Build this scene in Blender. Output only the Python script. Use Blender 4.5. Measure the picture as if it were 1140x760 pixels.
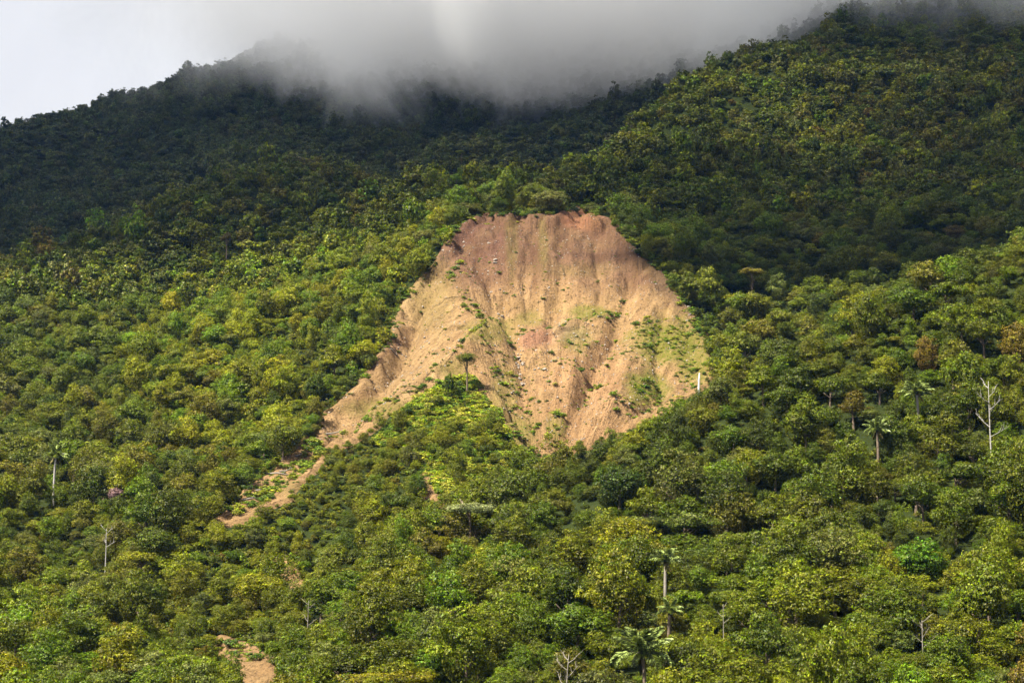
import bpy, math, random
import numpy as np
from mathutils import Vector, Matrix

for o in list(bpy.data.objects):
    bpy.data.objects.remove(o)
scene = bpy.context.scene
COL = scene.collection
R = math.radians
random.seed(7)
rng = np.random.default_rng(11)

# ------------------------------------------------------------------ camera
FPX, PITCH, W, H = 1900.0, R(8.0), 1140, 760
cam_data = bpy.data.cameras.new('camera')
cam_data.sensor_width = 36.0
cam_data.lens = 36.0 * FPX / W
cam_data.clip_start, cam_data.clip_end = 0.5, 8000
cam = bpy.data.objects.new('camera', cam_data)
cam.location = (0, 0, 0)
cam.rotation_euler = (R(90) + PITCH, 0, 0)
COL.objects.link(cam)
scene.camera = cam

# ------------------------------------------------------------------ light
SUN_EL, SUN_AZ = R(54), R(52)           # azimuth to the left of the direction behind the camera
TOSUN = Vector((-math.sin(SUN_AZ) * math.cos(SUN_EL), -math.cos(SUN_AZ) * math.cos(SUN_EL), math.sin(SUN_EL)))
sun_data = bpy.data.lights.new('sun', 'SUN')
sun_data.energy = 5.0
sun_data.angle = R(0.53)
sun_data.color = (1.0, 0.93, 0.80)
sun = bpy.data.objects.new('sun', sun_data)
sun.rotation_euler = TOSUN.to_track_quat('Z', 'Y').to_euler()
COL.objects.link(sun)

world = bpy.data.worlds.new('World')
scene.world = world
world.use_nodes = True
wt = world.node_tree
wt.nodes.clear()
def wn(t): return wt.nodes.new(t)
out = wn('ShaderNodeOutputWorld'); bg = wn('ShaderNodeBackground'); bg2 = wn('ShaderNodeBackground'); mixs = wn('ShaderNodeMixShader')
sky = wn('ShaderNodeTexSky'); sky.sky_type = 'NISHITA'; sky.sun_disc = False
sky.sun_elevation = SUN_EL; sky.sun_rotation = math.atan2(TOSUN.x, TOSUN.y)
bg.inputs['Strength'].default_value = 0.05
tc = wn('ShaderNodeTexCoord'); nz = wn('ShaderNodeTexNoise'); cr = wn('ShaderNodeValToRGB'); nz2 = wn('ShaderNodeTexNoise'); cr2 = wn('ShaderNodeValToRGB')
nz.inputs['Scale'].default_value = 1.4; nz.inputs['Detail'].default_value = 5; nz.inputs['Distortion'].default_value = 0.3
nz2.inputs['Scale'].default_value = 3.2; nz2.inputs['Detail'].default_value = 6; nz2.inputs['Distortion'].default_value = 0.5
cr.color_ramp.elements[0].position = 0.36; cr.color_ramp.elements[1].position = 0.50
cr2.color_ramp.elements[0].position = 0.32; cr2.color_ramp.elements[0].color = (0.20, 0.205, 0.22, 1)
cr2.color_ramp.elements[1].position = 0.62; cr2.color_ramp.elements[1].color = (0.275, 0.277, 0.281, 1)
L = wt.links.new
L(tc.outputs['Generated'], nz.inputs['Vector']); L(tc.outputs['Generated'], nz2.inputs['Vector'])
L(nz.outputs['Fac'], cr.inputs['Fac']); L(nz2.outputs['Fac'], cr2.inputs['Fac'])
L(sky.outputs['Color'], bg.inputs['Color']); L(cr2.outputs['Color'], bg2.inputs['Color'])
L(cr.outputs['Color'], mixs.inputs['Fac']); L(bg.outputs[0], mixs.inputs[1]); L(bg2.outputs[0], mixs.inputs[2])
L(mixs.outputs[0], out.inputs['Surface'])

scene.view_settings.view_transform = 'Standard'
scene.view_settings.look = 'None'
scene.view_settings.exposure = 1.9
scene.view_settings.gamma = 1.0
scene.render.engine = 'CYCLES'
cy = scene.cycles
cy.max_bounces = 6; cy.diffuse_bounces = 2; cy.glossy_bounces = 1; cy.transmission_bounces = 2
cy.volume_bounces = 4; cy.transparent_max_bounces = 6
cy.volume_step_rate = 0.12; cy.volume_max_steps = 256
cy.use_denoising = True
cy.denoising_input_passes = 'RGB_ALBEDO_NORMAL'; cy.denoising_prefilter = 'ACCURATE'
cy.caustics_reflective = False; cy.caustics_refractive = False

# ------------------------------------------------------------------ helpers: numbers
CP, SP = math.cos(PITCH), math.sin(PITCH)
def ray(u, v):
    """direction per unit of ground distance y for a pixel of the photograph (1140 x 760)"""
    a = (np.asarray(u, float) - W / 2) / FPX; b = (H / 2 - np.asarray(v, float)) / FPX
    dy = CP - b * SP; dz = SP + b * CP
    return a / dy, dz / dy
def project(x, y, z):
    f = y * CP + z * SP; up = -y * SP + z * CP
    return W / 2 + FPX * x / f, H / 2 - FPX * up / f, f
def sstep(a, b, x):
    t = np.clip((x - a) / (b - a), 0, 1); return t * t * (3 - 2 * t)
_perm = np.random.default_rng(5).random((256, 256))
def vnoise(x, y, seed=0):
    x = np.asarray(x, float) + seed * 17.37; y = np.asarray(y, float) + seed * 9.71
    xi = np.floor(x).astype(int); yi = np.floor(y).astype(int); fx = x - xi; fy = y - yi
    fx = fx * fx * fx * (fx * (fx * 6 - 15) + 10); fy = fy * fy * fy * (fy * (fy * 6 - 15) + 10)
    g = lambda i, j: _perm[i & 255, j & 255]
    a = g(xi, yi) * (1 - fx) + g(xi + 1, yi) * fx; b = g(xi, yi + 1) * (1 - fx) + g(xi + 1, yi + 1) * fx
    return (a * (1 - fy) + b * fy) * 2 - 1
def fbm(x, y, octv=4, seed=0, ridge=False):
    s = 0; a = 1; t = 0
    for k in range(octv):
        n = vnoise(x * 2 ** k, y * 2 ** k, seed + 3 * k)
        s = s + a * ((1 - 2 * np.abs(n)) if ridge else n); t += a; a *= 0.5
    return s / t
def poly_sd(px, py, poly):
    """signed distance to a polygon, positive inside"""
    P = np.asarray(poly, float); Q = np.roll(P, -1, 0)
    px = np.asarray(px, float); py = np.asarray(py, float)
    d = np.full(px.shape, 1e9); ins = np.zeros(px.shape, bool)
    for (x0, y0), (x1, y1) in zip(P, Q):
        ex, ey = x1 - x0, y1 - y0; t = np.clip(((px - x0) * ex + (py - y0) * ey) / (ex * ex + ey * ey + 1e-9), 0, 1)
        d = np.minimum(d, np.hypot(px - x0 - t * ex, py - y0 - t * ey))
        c = ((y0 > py) != (y1 > py)); ins ^= c & (px < (x1 - x0) * (py - y0) / (y1 - y0 + 1e-12) + x0)
    return np.where(ins, d, -d)

# ------------------------------------------------------------------ helpers: objects
def link(name, mesh, mat=None, parent=None, label=None, cat=None, group=None, kind=None):
    o = bpy.data.objects.new(name, mesh); COL.objects.link(o)
    if mat is not None and mesh is not None and not mesh.materials: mesh.materials.append(mat)
    if parent is not None: o.parent = parent
    tag(o, label, cat, group, kind)
    return o
def tag(o, label=None, cat=None, group=None, kind=None):
    if label: o['label'] = label
    if cat: o['category'] = cat
    if group: o['group'] = group
    if kind: o['kind'] = kind
def mesh_from(name, verts, faces, smooth=False):
    m = bpy.data.meshes.new(name)
    verts = np.asarray(verts, np.float32)
    if isinstance(faces, np.ndarray):
        k = faces.shape[1]; n = len(faces)
        m.vertices.add(len(verts)); m.vertices.foreach_set('co', verts.ravel())
        m.loops.add(n * k); m.loops.foreach_set('vertex_index', faces.astype(np.int32).ravel())
        m.polygons.add(n); m.polygons.foreach_set('loop_start', np.arange(n, dtype=np.int32) * k)
        m.update(calc_edges=True)
    else:
        m.from_pydata([tuple(map(float, v)) for v in verts], [], faces); m.update()
    if smooth: m.polygons.foreach_set('use_smooth', np.ones(len(m.polygons), bool))
    return m
def grid_faces(nr, nc):
    i = np.arange(nr - 1)[:, None] * nc + np.arange(nc - 1)[None, :]; i = i.ravel()
    return np.stack([i, i + 1, i + nc + 1, i + nc], 1)
def attr(m, name, vals, typ='FLOAT', dom='POINT'):
    a = m.attributes.new(name, typ, dom)
    vals = np.asarray(vals, np.float32)
    a.data.foreach_set('color' if typ == 'FLOAT_COLOR' else ('vector' if typ == 'FLOAT_VECTOR' else 'value'), vals.ravel())

# ------------------------------------------------------------------ materials
class NT:
    def __init__(s, name):
        s.m = bpy.data.materials.new(name); s.m.use_nodes = True; s.t = s.m.node_tree; s.t.nodes.clear()
        s.out = s.n('ShaderNodeOutputMaterial')
    def n(s, t, **kw):
        nd = s.t.nodes.new(t)
        for k, v in kw.items(): setattr(nd, k, v)
        return nd
    def l(s, a, b): s.t.links.new(a, b)
    def val(s, nd, key, v): nd.inputs[key].default_value = v; return nd
    def math(s, op, a, b=None, clamp=False):
        nd = s.n('ShaderNodeMath', operation=op, use_clamp=clamp)
        for i, q in enumerate((a, b)):
            if q is None: continue
            if isinstance(q, (int, float)): nd.inputs[i].default_value = q
            else: s.l(q, nd.inputs[i])
        return nd.outputs[0]
    def mix(s, f, a, b, typ='MIX'):
        nd = s.n('ShaderNodeMix', data_type='RGBA', blend_type=typ, clamp_result=False)
        for key, q in ((0, f), (6, a), (7, b)):
            if isinstance(q, (int, float)): nd.inputs[key].default_value = q
            elif isinstance(q, (tuple, list)): nd.inputs[key].default_value = (*q[:3], 1)
            else: s.l(q, nd.inputs[key])
        return nd.outputs[2]
    def noise(s, scale, detail=4, vec=None, rough=0.55, dist=0.0):
        nd = s.n('ShaderNodeTexNoise'); nd.inputs['Scale'].default_value = scale; nd.inputs['Detail'].default_value = detail
        nd.inputs['Roughness'].default_value = rough; nd.inputs['Distortion'].default_value = dist
        if vec is not None: s.l(vec, nd.inputs['Vector'])
        return nd.outputs['Fac']
    def ramp(s, f, stops):
        nd = s.n('ShaderNodeValToRGB'); e = nd.color_ramp.elements
        while len(e) < len(stops): e.new(0.5)
        for k, (p, c) in enumerate(stops):
            e[k].position = p; e[k].color = (*c, 1) if isinstance(c, tuple) else (c, c, c, 1)
        s.l(f, nd.inputs[0]); return nd.outputs[0]
    def attr(s, name, typ='GEOMETRY'):
        return s.n('ShaderNodeAttribute', attribute_name=name, attribute_type=typ)
    def principled(s, col, rough=0.8, spec=0.2, normal=None):
        p = s.n('ShaderNodeBsdfPrincipled')
        for key, q in (('Base Color', col), ('Roughness', rough), ('Specular IOR Level', spec)):
            if isinstance(q, (int, float)): p.inputs[key].default_value = q
            elif isinstance(q, tuple): p.inputs[key].default_value = (*q[:3], 1)
            else: s.l(q, p.inputs[key])
        if normal is not None: s.l(normal, p.inputs['Normal'])
        return p.outputs[0]
    def bump(s, h, strength, dist):
        b = s.n('ShaderNodeBump'); b.inputs['Strength'].default_value = strength; b.inputs['Distance'].default_value = dist
        s.l(h, b.inputs['Height']); return b.outputs[0]

def mat_leaf(name, fixed=None, transl=0.28, rough=0.48):
    M = NT(name)
    if fixed is None:
        tint = M.attr('tint', 'INSTANCER').outputs['Color']
    else:
        rgb = M.n('ShaderNodeRGB'); rgb.outputs[0].default_value = (*fixed, 1); tint = rgb.outputs[0]
    lv = M.attr('leafvar').outputs['Fac']
    hs = M.n('ShaderNodeHueSaturation')
    lh = M.attr('leafhue').outputs['Fac']
    M.l(M.math('ADD', M.math('MULTIPLY', lh, -0.075), 0.547), hs.inputs['Hue'])
    M.l(M.math('ADD', M.math('MULTIPLY', lh, -0.35), 1.28), hs.inputs['Saturation'])
    M.l(M.math('ADD', M.math('MULTIPLY', M.math('POWER', lv, 2.0), 3.0), 0.3), hs.inputs['Value'])
    M.l(tint, hs.inputs['Color'])
    p = M.principled(hs.outputs[0], rough, 0.16)
    t = M.n('ShaderNodeBsdfTranslucent')
    M.l(M.mix(1.0, hs.outputs[0], (1.25, 1.2, 0.6), 'MULTIPLY'), t.inputs['Color'])
    mx = M.n('ShaderNodeMixShader'); mx.inputs[0].default_value = transl
    M.l(p, mx.inputs[1]); M.l(t.outputs[0], mx.inputs[2]); M.l(mx.outputs[0], M.out.inputs['Surface'])
    return M.m
LEAF = mat_leaf('foliage')

def mat_bark(name, a, b, scale=2.5):
    M = NT(name); tcn = M.n('ShaderNodeTexCoord')
    n = M.noise(scale, 5, tcn.outputs['Object'])
    c = M.ramp(n, [(0.35, a), (0.65, b)])
    M.l(M.principled(c, 0.85, 0.15, M.bump(n, 0.5, 0.05)), M.out.inputs['Surface']); return M.m
BARK = mat_bark('bark_brown', (0.07, 0.05, 0.035), (0.17, 0.13, 0.09))
BARK_PALE = mat_bark('bark_pale', (0.158, 0.139, 0.115), (0.215, 0.195, 0.165))
SNAG_WHITE = mat_bark('weathered_white_wood', (0.34, 0.32, 0.30), (0.48, 0.465, 0.44))
BARK_WHITE = mat_bark('bark_white', (0.185, 0.172, 0.155), (0.31, 0.295, 0.275))

def mat_ground():
    M = NT('forest_floor'); g = M.n('ShaderNodeNewGeometry')
    n = M.noise(0.35, 6, g.outputs['Position']); n2 = M.noise(0.03, 4, g.outputs['Position'])
    c = M.ramp(n, [(0.3, (0.008, 0.010, 0.003)), (0.55, (0.014, 0.020, 0.005)), (0.8, (0.035, 0.034, 0.012))])
    c = M.mix(n2, c, (0.020, 0.027, 0.006))
    M.l(M.principled(c, 0.95, 0.05, M.bump(n, 1.0, 1.0)), M.out.inputs['Surface']); return M.m
GROUND = mat_ground()

def mat_soil():
    M = NT('bare_soil'); g = M.n('ShaderNodeNewGeometry'); pos = g.outputs['Position']
    zone = M.attr('soil').outputs['Color']
    moss = M.attr('moss').outputs['Fac']
    # streaks running down the slope: stretch the noise along y and z
    mp = M.n('ShaderNodeMapping'); mp.inputs['Scale'].default_value = (1.0, 0.11, 1.0); M.l(M.attr('run').outputs['Vector'], mp.inputs['Vector'])
    st = M.noise(0.42, 6, mp.outputs[0], 0.65, 0.5)
    fine = M.noise(1.6, 8, pos, 0.72)
    big = M.noise(0.11, 5, pos, 0.6)
    c = M.mix(M.ramp(st, [(0.3, 0.0), (0.7, 1.0)]), M.mix(1.0, zone, (0.60, 0.54, 0.50), 'MULTIPLY'), M.mix(1.0, zone, (1.22, 1.22, 1.2), 'MULTIPLY'))
    c = M.mix(M.ramp(big, [(0.45, 0.0), (0.7, 0.4)]), c, (0.155, 0.102, 0.040))
    mc = M.n('ShaderNodeMapping'); mc.inputs['Scale'].default_value = (0.55, 0.045, 1.0); M.l(M.attr('run').outputs['Vector'], mc.inputs['Vector'])
    ck = M.noise(1.0, 5, mc.outputs[0], 0.6, 1.2)
    crack = M.math('MULTIPLY', M.ramp(M.math('ABSOLUTE', M.math('SUBTRACT', ck, 0.5)), [(0.0, 1.0), (0.022, 0.0)]), M.ramp(M.noise(0.09, 3, pos), [(0.46, 0.0), (0.6, 0.8)]))
    c = M.mix(crack, c, (0.05, 0.032, 0.02))
    c = M.mix(M.ramp(fine, [(0.36, 0.9), (0.48, 0.0)]), c, (0.046, 0.028, 0.017))
    c = M.mix(M.ramp(fine, [(0.62, 0.0), (0.74, 0.7)]), c, (0.277, 0.218, 0.152))
    gr = M.noise(0.9, 6, pos, 0.7)
    mm = M.math('MULTIPLY', moss, M.ramp(gr, [(0.32, 0.25), (0.54, 1.0)]), True)
    c = M.mix(mm, c, (0.105, 0.106, 0.014))
    h = M.math('ADD', M.math('MULTIPLY', fine, 0.6), st)
    M.l(M.principled(c, 0.92, 0.08, M.bump(h, 1.0, 1.6)), M.out.inputs['Surface']); return M.m
SOIL = mat_soil()

def mat_rock():
    M = NT('pale_rock'); tcn = M.n('ShaderNodeTexCoord')
    n = M.noise(2.0, 6, tcn.outputs['Object'])
    c = M.ramp(n, [(0.3, (0.125, 0.099, 0.076)), (0.7, (0.290, 0.257, 0.218))])
    M.l(M.principled(c, 0.9, 0.1, M.bump(n, 0.8, 0.2)), M.out.inputs['Surface']); return M.m
ROCK = mat_rock()

# ------------------------------------------------------------------ terrain: control points (pixel u, pixel v, distance y, canopy height t)
CT = []
def cp(t, *pts):
    for u, v, y in pts: CT.append((u, v, y, t))
# lower slopes and near right spur
cp(7, (-150,760,240),(300,760,230),(570,760,225),(850,760,215),(1290,760,205),
   (-150,650,305),(200,650,292),(450,650,285),(700,650,265),(900,650,255),(1290,650,240),
   (-150,560,365),(80,560,362),(180,600,330),(640,575,305),(800,560,300),(1000,540,285),(1290,520,275),
   (850,480,322),(1000,430,328),(1140,380,332),(1290,350,336))
cp(6, (420,600,318),(480,560,345),(330,600,330),(560,560,335))
# crest of the near right spur
cp(7, (600,517,336),(690,480,343),(790,418,352),(870,390,360),(1000,314,378),(1140,264,395),(1290,210,415))
# mid slope, left
cp(7, (-150,470,430),(0,480,422),(200,480,418),(300,470,418),(-150,400,495),(0,400,492),(150,400,490),(300,400,472),(385,400,450),
   (-150,330,560),(0,335,555),(150,330,560),(300,310,570),(420,310,500),(420,250,570),(300,250,640),(480,240,545))
# scar (bare ground)
cp(0, (600,238,524),(540,240,523),(500,262,515),(680,244,522),(600,290,497),(540,300,490),(680,300,494),(600,335,478),(545,350,465),(640,350,467),
   (700,350,470),(460,330,494),(400,430,440),(362,488,408),(440,400,452),(500,330,480),(480,370,462),(515,402,437),
   (740,310,498),(790,405,442),(740,400,444),(720,450,416),(650,485,404),(578,400,440),(598,505,399),(620,440,424),(560,450,418),
   (305,540,374),(250,582,352))
cp(2, (500,440,420),(500,490,392),(530,530,366),(450,470,412),(430,500,400))
# mid crest and right slope
cp(7, (-150,310,640),(0,287,650),(100,257,675),(180,230,705),(300,194,735),(400,184,695),(500,187,625),(560,200,582),(630,192,592),(690,160,655),
   (740,102,765),(830,62,835),(930,18,905),(1050,-40,985),(1290,-90,1060),
   (815,370,452),(900,330,478),(1000,292,500),(1140,240,520),(1290,190,540),
   (790,310,500),(720,240,548),(800,250,545),(900,200,605),(1000,150,665),(1140,100,725),(1290,60,770),(850,130,715),(1000,60,800),(1140,15,865),(1290,-30,910))
# far mountain
cp(5, (-150,275,950),(0,270,960),(0,160,1300),(-150,190,1290),(100,132,1330),(190,98,1350),(300,57,1400),(400,50,1420),(530,30,1450),(700,-10,1500),
   (900,-40,1550),(1290,-70,1600),(100,200,1110),(-150,215,1100),(300,150,1140),(500,150,1110),(480,100,1250),(650,120,1160),(300,186,1010),(500,180,985),(650,175,960))
cx, cyy, cz = [], [], []
for u, v, y, t in CT:
    a, b = ray(u, v); cx.append(a * y); cyy.append(y); cz.append(b * y - t)
def hid(u, y, z): cx.append((u - 570) / FPX * y); cyy.append(y); cz.append(z)
# ground the photograph does not show: behind the near spur, behind the crests, and below the camera
for u, v, y in ((690,480,343),(790,418,352),(870,390,360),(1000,314,378),(1140,264,395),(1290,210,415)):
    a, b = ray(u, v); hid(u, y + 30, b * y - 7 - 12)
for u, v, y in ((-150,310,640),(0,287,650),(180,230,705),(300,194,735),(400,184,695),(500,187,625),(560,200,582)):
    a, b = ray(u, v); hid(u, y + 90, b * y - 7 - 8)
for u, v, y in ((690,160,655),(740,102,765),(830,62,835)):
    a, b = ray(u, v); hid(u - 40, y + 70, b * y - 7 - 18)
for u in (-150, 300, 800, 1290):
    hid(u, 150, -33)
for x in (-300, -80, 80, 300):
    for y, z in ((100, -34), (50, -22), (0, -2.0), (-60, 4)):
        cx.append(x); cyy.append(y); cz.append(z)
for x in (-900, -300, 300, 900):
    for y, z in ((1900, 380), (2600, 250)): cx.append(x); cyy.append(y); cz.append(z)
for x, y, z in ((-700, 300, -25), (-800, 650, 90), (-900, 1000, 190), (-1000, 1300, 270), (700, 300, 70), (800, 650, 200), (900, 1000, 330), (1000, 1400, 430)):
    cx.append(x); cyy.append(y); cz.append(z)
cx = np.array(cx) / 100; cyy = np.array(cyy) / 100; cz = np.array(cz)
def tps(r2): return 0.5 * r2 * np.log(r2 + 1e-9)
n = len(cx)
A = np.zeros((n + 3, n + 3)); A[:n, :n] = tps((cx[:, None] - cx) ** 2 + (cyy[:, None] - cyy) ** 2) + np.eye(n) * 0.002
A[:n, n] = 1; A[:n, n + 1] = cx; A[:n, n + 2] = cyy; A[n:, :n] = A[:n, n:].T
wts = np.linalg.solve(A, np.r_[cz, 0, 0, 0])
def rbf(x, y):
    x = np.asarray(x, float) / 100; y = np.asarray(y, float) / 100; sh = x.shape; x = x.ravel(); y = y.ravel(); o = np.empty(x.size)
    for i in range(0, x.size, 20000):
        xx, yy = x[i:i + 20000], y[i:i + 20000]
        o[i:i + 20000] = tps((xx[:, None] - cx) ** 2 + (yy[:, None] - cyy) ** 2) @ wts[:n] + wts[n] + wts[n + 1] * xx + wts[n + 2] * yy
    return o.reshape(sh)
GX0, GX1, GY0, GY1, GS = -900.0, 900.0, -50.0, 2000.0, 3.0
gxs = np.arange(GX0, GX1 + GS, GS); gys = np.arange(GY0, GY1 + GS, GS)
GXX, GYY = np.meshgrid(gxs, gys)
HG = rbf(GXX, GYY)
rough_amp = 0.8 + 7.0 * sstep(560, 1200, GYY) + 1.0 * sstep(200, 300, GYY)
HG = HG + rough_amp * fbm(GXX / 75, GYY / 95, 4, 2) * sstep(20, 120, GYY)
HG = HG + 9.0 * sstep(760, 1050, GYY) * fbm(GXX / 60 + 0.3 * fbm(GXX / 90, GYY / 90, 2, 9), GYY / 240, 3, 6, True)
def bil(G, x, y):
    fx = np.clip((np.asarray(x, float) - GX0) / GS, 0, G.shape[1] - 1.001); fy = np.clip((np.asarray(y, float) - GY0) / GS, 0, G.shape[0] - 1.001)
    i = fx.astype(int); j = fy.astype(int); fx = fx - i; fy = fy - j
    return (G[j, i] * (1 - fx) + G[j, i + 1] * fx) * (1 - fy) + (G[j + 1, i] * (1 - fx) + G[j + 1, i + 1] * fx) * fy
def height0(x, y): return bil(HG, x, y)
_ys = np.concatenate([np.arange(170, 700, 1.0), np.arange(700, 1600, 3.0)])
def hit(u, v, lift=0.0):
    """where the ray through each pixel first meets the ground (raised by lift)"""
    u = np.atleast_1d(np.asarray(u, float)); v = np.atleast_1d(np.asarray(v, float))
    a, b = ray(u, v)
    X = a[:, None] * _ys; Z = b[:, None] * _ys
    below = Z < height0(X, np.broadcast_to(_ys, X.shape)) + lift
    k = np.where(below.any(1), below.argmax(1), len(_ys) - 1)
    k0 = np.maximum(k - 1, 0); y0, y1 = _ys[k0], _ys[k]
    d0 = b * y0 - height0(a * y0, y0) - lift; d1 = b * y1 - height0(a * y1, y1) - lift
    t = np.clip(d0 / (d0 - d1 + 1e-9), 0, 1); y = y0 + (y1 - y0) * t
    return a * y, y

# bare soil outlines, traced in pixels and laid on the slope
SCAR_PX = [(503,262),(512,250),(525,241),(545,238),(575,239),(605,239),(632,235),(648,231),(660,240),(682,246),(690,262),(712,282),(728,298),(742,310),
           (757,332),(772,352),(783,375),(792,400),(793,416),(780,428),(770,440),(745,456),(722,468),(700,474),(688,482),(668,484),(650,492),(625,503),(606,514),
           (590,508),(572,492),(560,470),(550,452),(541,436),(532,424),(515,412),(500,419),(487,428),(462,436),(445,450),(428,462),(410,478),(392,490),
           (368,498),(352,506),(345,500),(352,490),(357,472),(366,458),(384,440),(402,424),(414,408),(425,394),(432,376),(440,362),(438,350),(452,335),(460,322),(470,308),(484,292),(494,276)]
TAIL_PX = [(352,500),(362,508),(348,522),(332,536),(318,546),(322,552),(300,560),(285,570),(262,580),(244,584),(240,578),(262,566),(276,552),(272,546),(290,534),(308,524),(318,512),(330,492),(340,488)]
SLIP1_PX = [(311,617),(320,624),(330,636),(340,650),(338,654),(327,650),(318,640),(312,630)]
SLIP2_PX = [(247,708),(262,712),(280,718),(298,728),(305,742),(300,756),(280,762),(270,746),(258,728)]
SLIP3_PX = [(474,526),(490,530),(500,544),(508,558),(500,562),(488,556),(476,545)]
def wpoly(px, sub=3, jit=0.0, seed=1):
    P = np.array(px, float); Q = np.roll(P, -1, 0)
    pts = np.concatenate([(P + (Q - P) * t / sub)[:, None] for t in range(sub)], 1).reshape(-1, 2)
    r = np.random.default_rng(seed); pts = pts + r.normal(0, jit, pts.shape)
    x, y = hit(pts[:, 0], pts[:, 1]); return np.stack([x, y], 1)
SCARS = [('landslide_scar', SCAR_PX, wpoly(SCAR_PX, 3, 2.3, 1), 3.0), ('debris_tongue', TAIL_PX, wpoly(TAIL_PX, 3, 1.2, 2), 0.8),
         ('bare_slip', SLIP1_PX, wpoly(SLIP1_PX, 2, 0.8, 3), 0.6), ('bare_slip', SLIP2_PX, wpoly(SLIP2_PX, 2, 0.8, 4), 0.6), ('bare_slip', SLIP3_PX, wpoly(SLIP3_PX, 2, 0.8, 5), 0.6)]
SD = np.full(HG.shape, -1e9)
sub = (GYY > 180) & (GYY < 620) & (np.abs(GXX) < 160)
for _, _, wp, _ in SCARS: SD[sub] = np.maximum(SD[sub], poly_sd(GXX[sub], GYY[sub], wp))
HT = HG - 7.0 * sstep(-1.5, 3.0, SD) - 14.0 * sstep(3.0, 11.0, SD)          # the forest floor sheet is lowered under the bare soil sheets

# forest floor: one sheet from below the camera to beyond the far ridge
nr, nc = 420, 260
yy = np.concatenate([np.linspace(-50, 180, 40, endpoint=False), np.linspace(180, 620, 200, endpoint=False), np.linspace(620, 1990, nr - 240)])
tt = np.linspace(-1, 1, nc)
XX = tt[None, :] * (np.abs(yy)[:, None] * 0.40 + 120); YY = np.repeat(yy[:, None], nc, 1)
ZZ = bil(HT, XX, YY) + 0.25 * fbm(XX / 6, YY / 6, 2, 4) * sstep(20, 60, YY)
link('hillside', mesh_from('hillside', np.stack([XX, YY, ZZ], -1).reshape(-1, 3), grid_faces(nr, nc), True), GROUND, kind='structure')

# ------------------------------------------------------------------ bare soil sheets
def seg_d(u, v, pts):
    d = np.full(np.shape(u), 1e9)
    for (x0, y0), (x1, y1) in zip(pts[:-1], pts[1:]):
        ex, ey = x1 - x0, y1 - y0; t = np.clip(((u - x0) * ex + (v - y0) * ey) / (ex * ex + ey * ey), 0, 1)
        d = np.minimum(d, np.hypot(u - x0 - t * ex, v - y0 - t * ey))
    return d
def W2(px): x, y = hit([p[0] for p in px], [p[1] for p in px]); return list(zip(x, y))
GULLY = [W2(p) for p in ([(560,300),(566,330),(572,360),(577,385),(580,405),(584,425),(592,450),(600,480),(606,505)], [(700,290),(690,330),(680,365),(662,400),(645,440),(632,470),(612,505)],
                         [(470,330),(455,370),(430,410),(405,445),(370,490)], [(740,340),(730,380),(735,420),(715,455)], [(655,345),(625,360),(600,375),(580,398)], [(545,290),(552,330),(562,360)],
                         [(590,250),(588,290),(592,330)], [(625,250),(622,300),(612,340)], [(660,255),(668,300),(664,335)], [(560,430),(575,460),(598,498)])]
RIB = [W2(p) for p in ([(560,350),(545,365),(530,385),(516,402),(470,430),(420,465),(370,495)], [(620,355),(655,345),(690,335)], [(640,400),(635,440),(625,470)], [(700,400),(690,440),(665,480)])]
SINK = W2([(606, 514)])[0]; RIBW = np.array(sorted(RIB[0], key=lambda p: p[1]))
def flow(x, y):
    """across- and along-slope coordinates of the run-off on the scar"""
    dx, dy = x - SINK[0], y - SINK[1] + 14; rad = np.hypot(dx, dy) + 1e-6; ang = np.arctan2(dx, dy)
    a1 = ang * 62.0; b1 = rad
    c, s_ = math.cos(R(49)), math.sin(R(49)); a2 = x * c - y * s_; b2 = x * s_ + y * c          # left of the rib the run-off heads down to the left
    w = sstep(-6, 6, np.interp(y, RIBW[:, 1], RIBW[:, 0]) - 3 - x) * sstep(500, 470, y)
    return a1, b1, a2, b2, w
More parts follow.
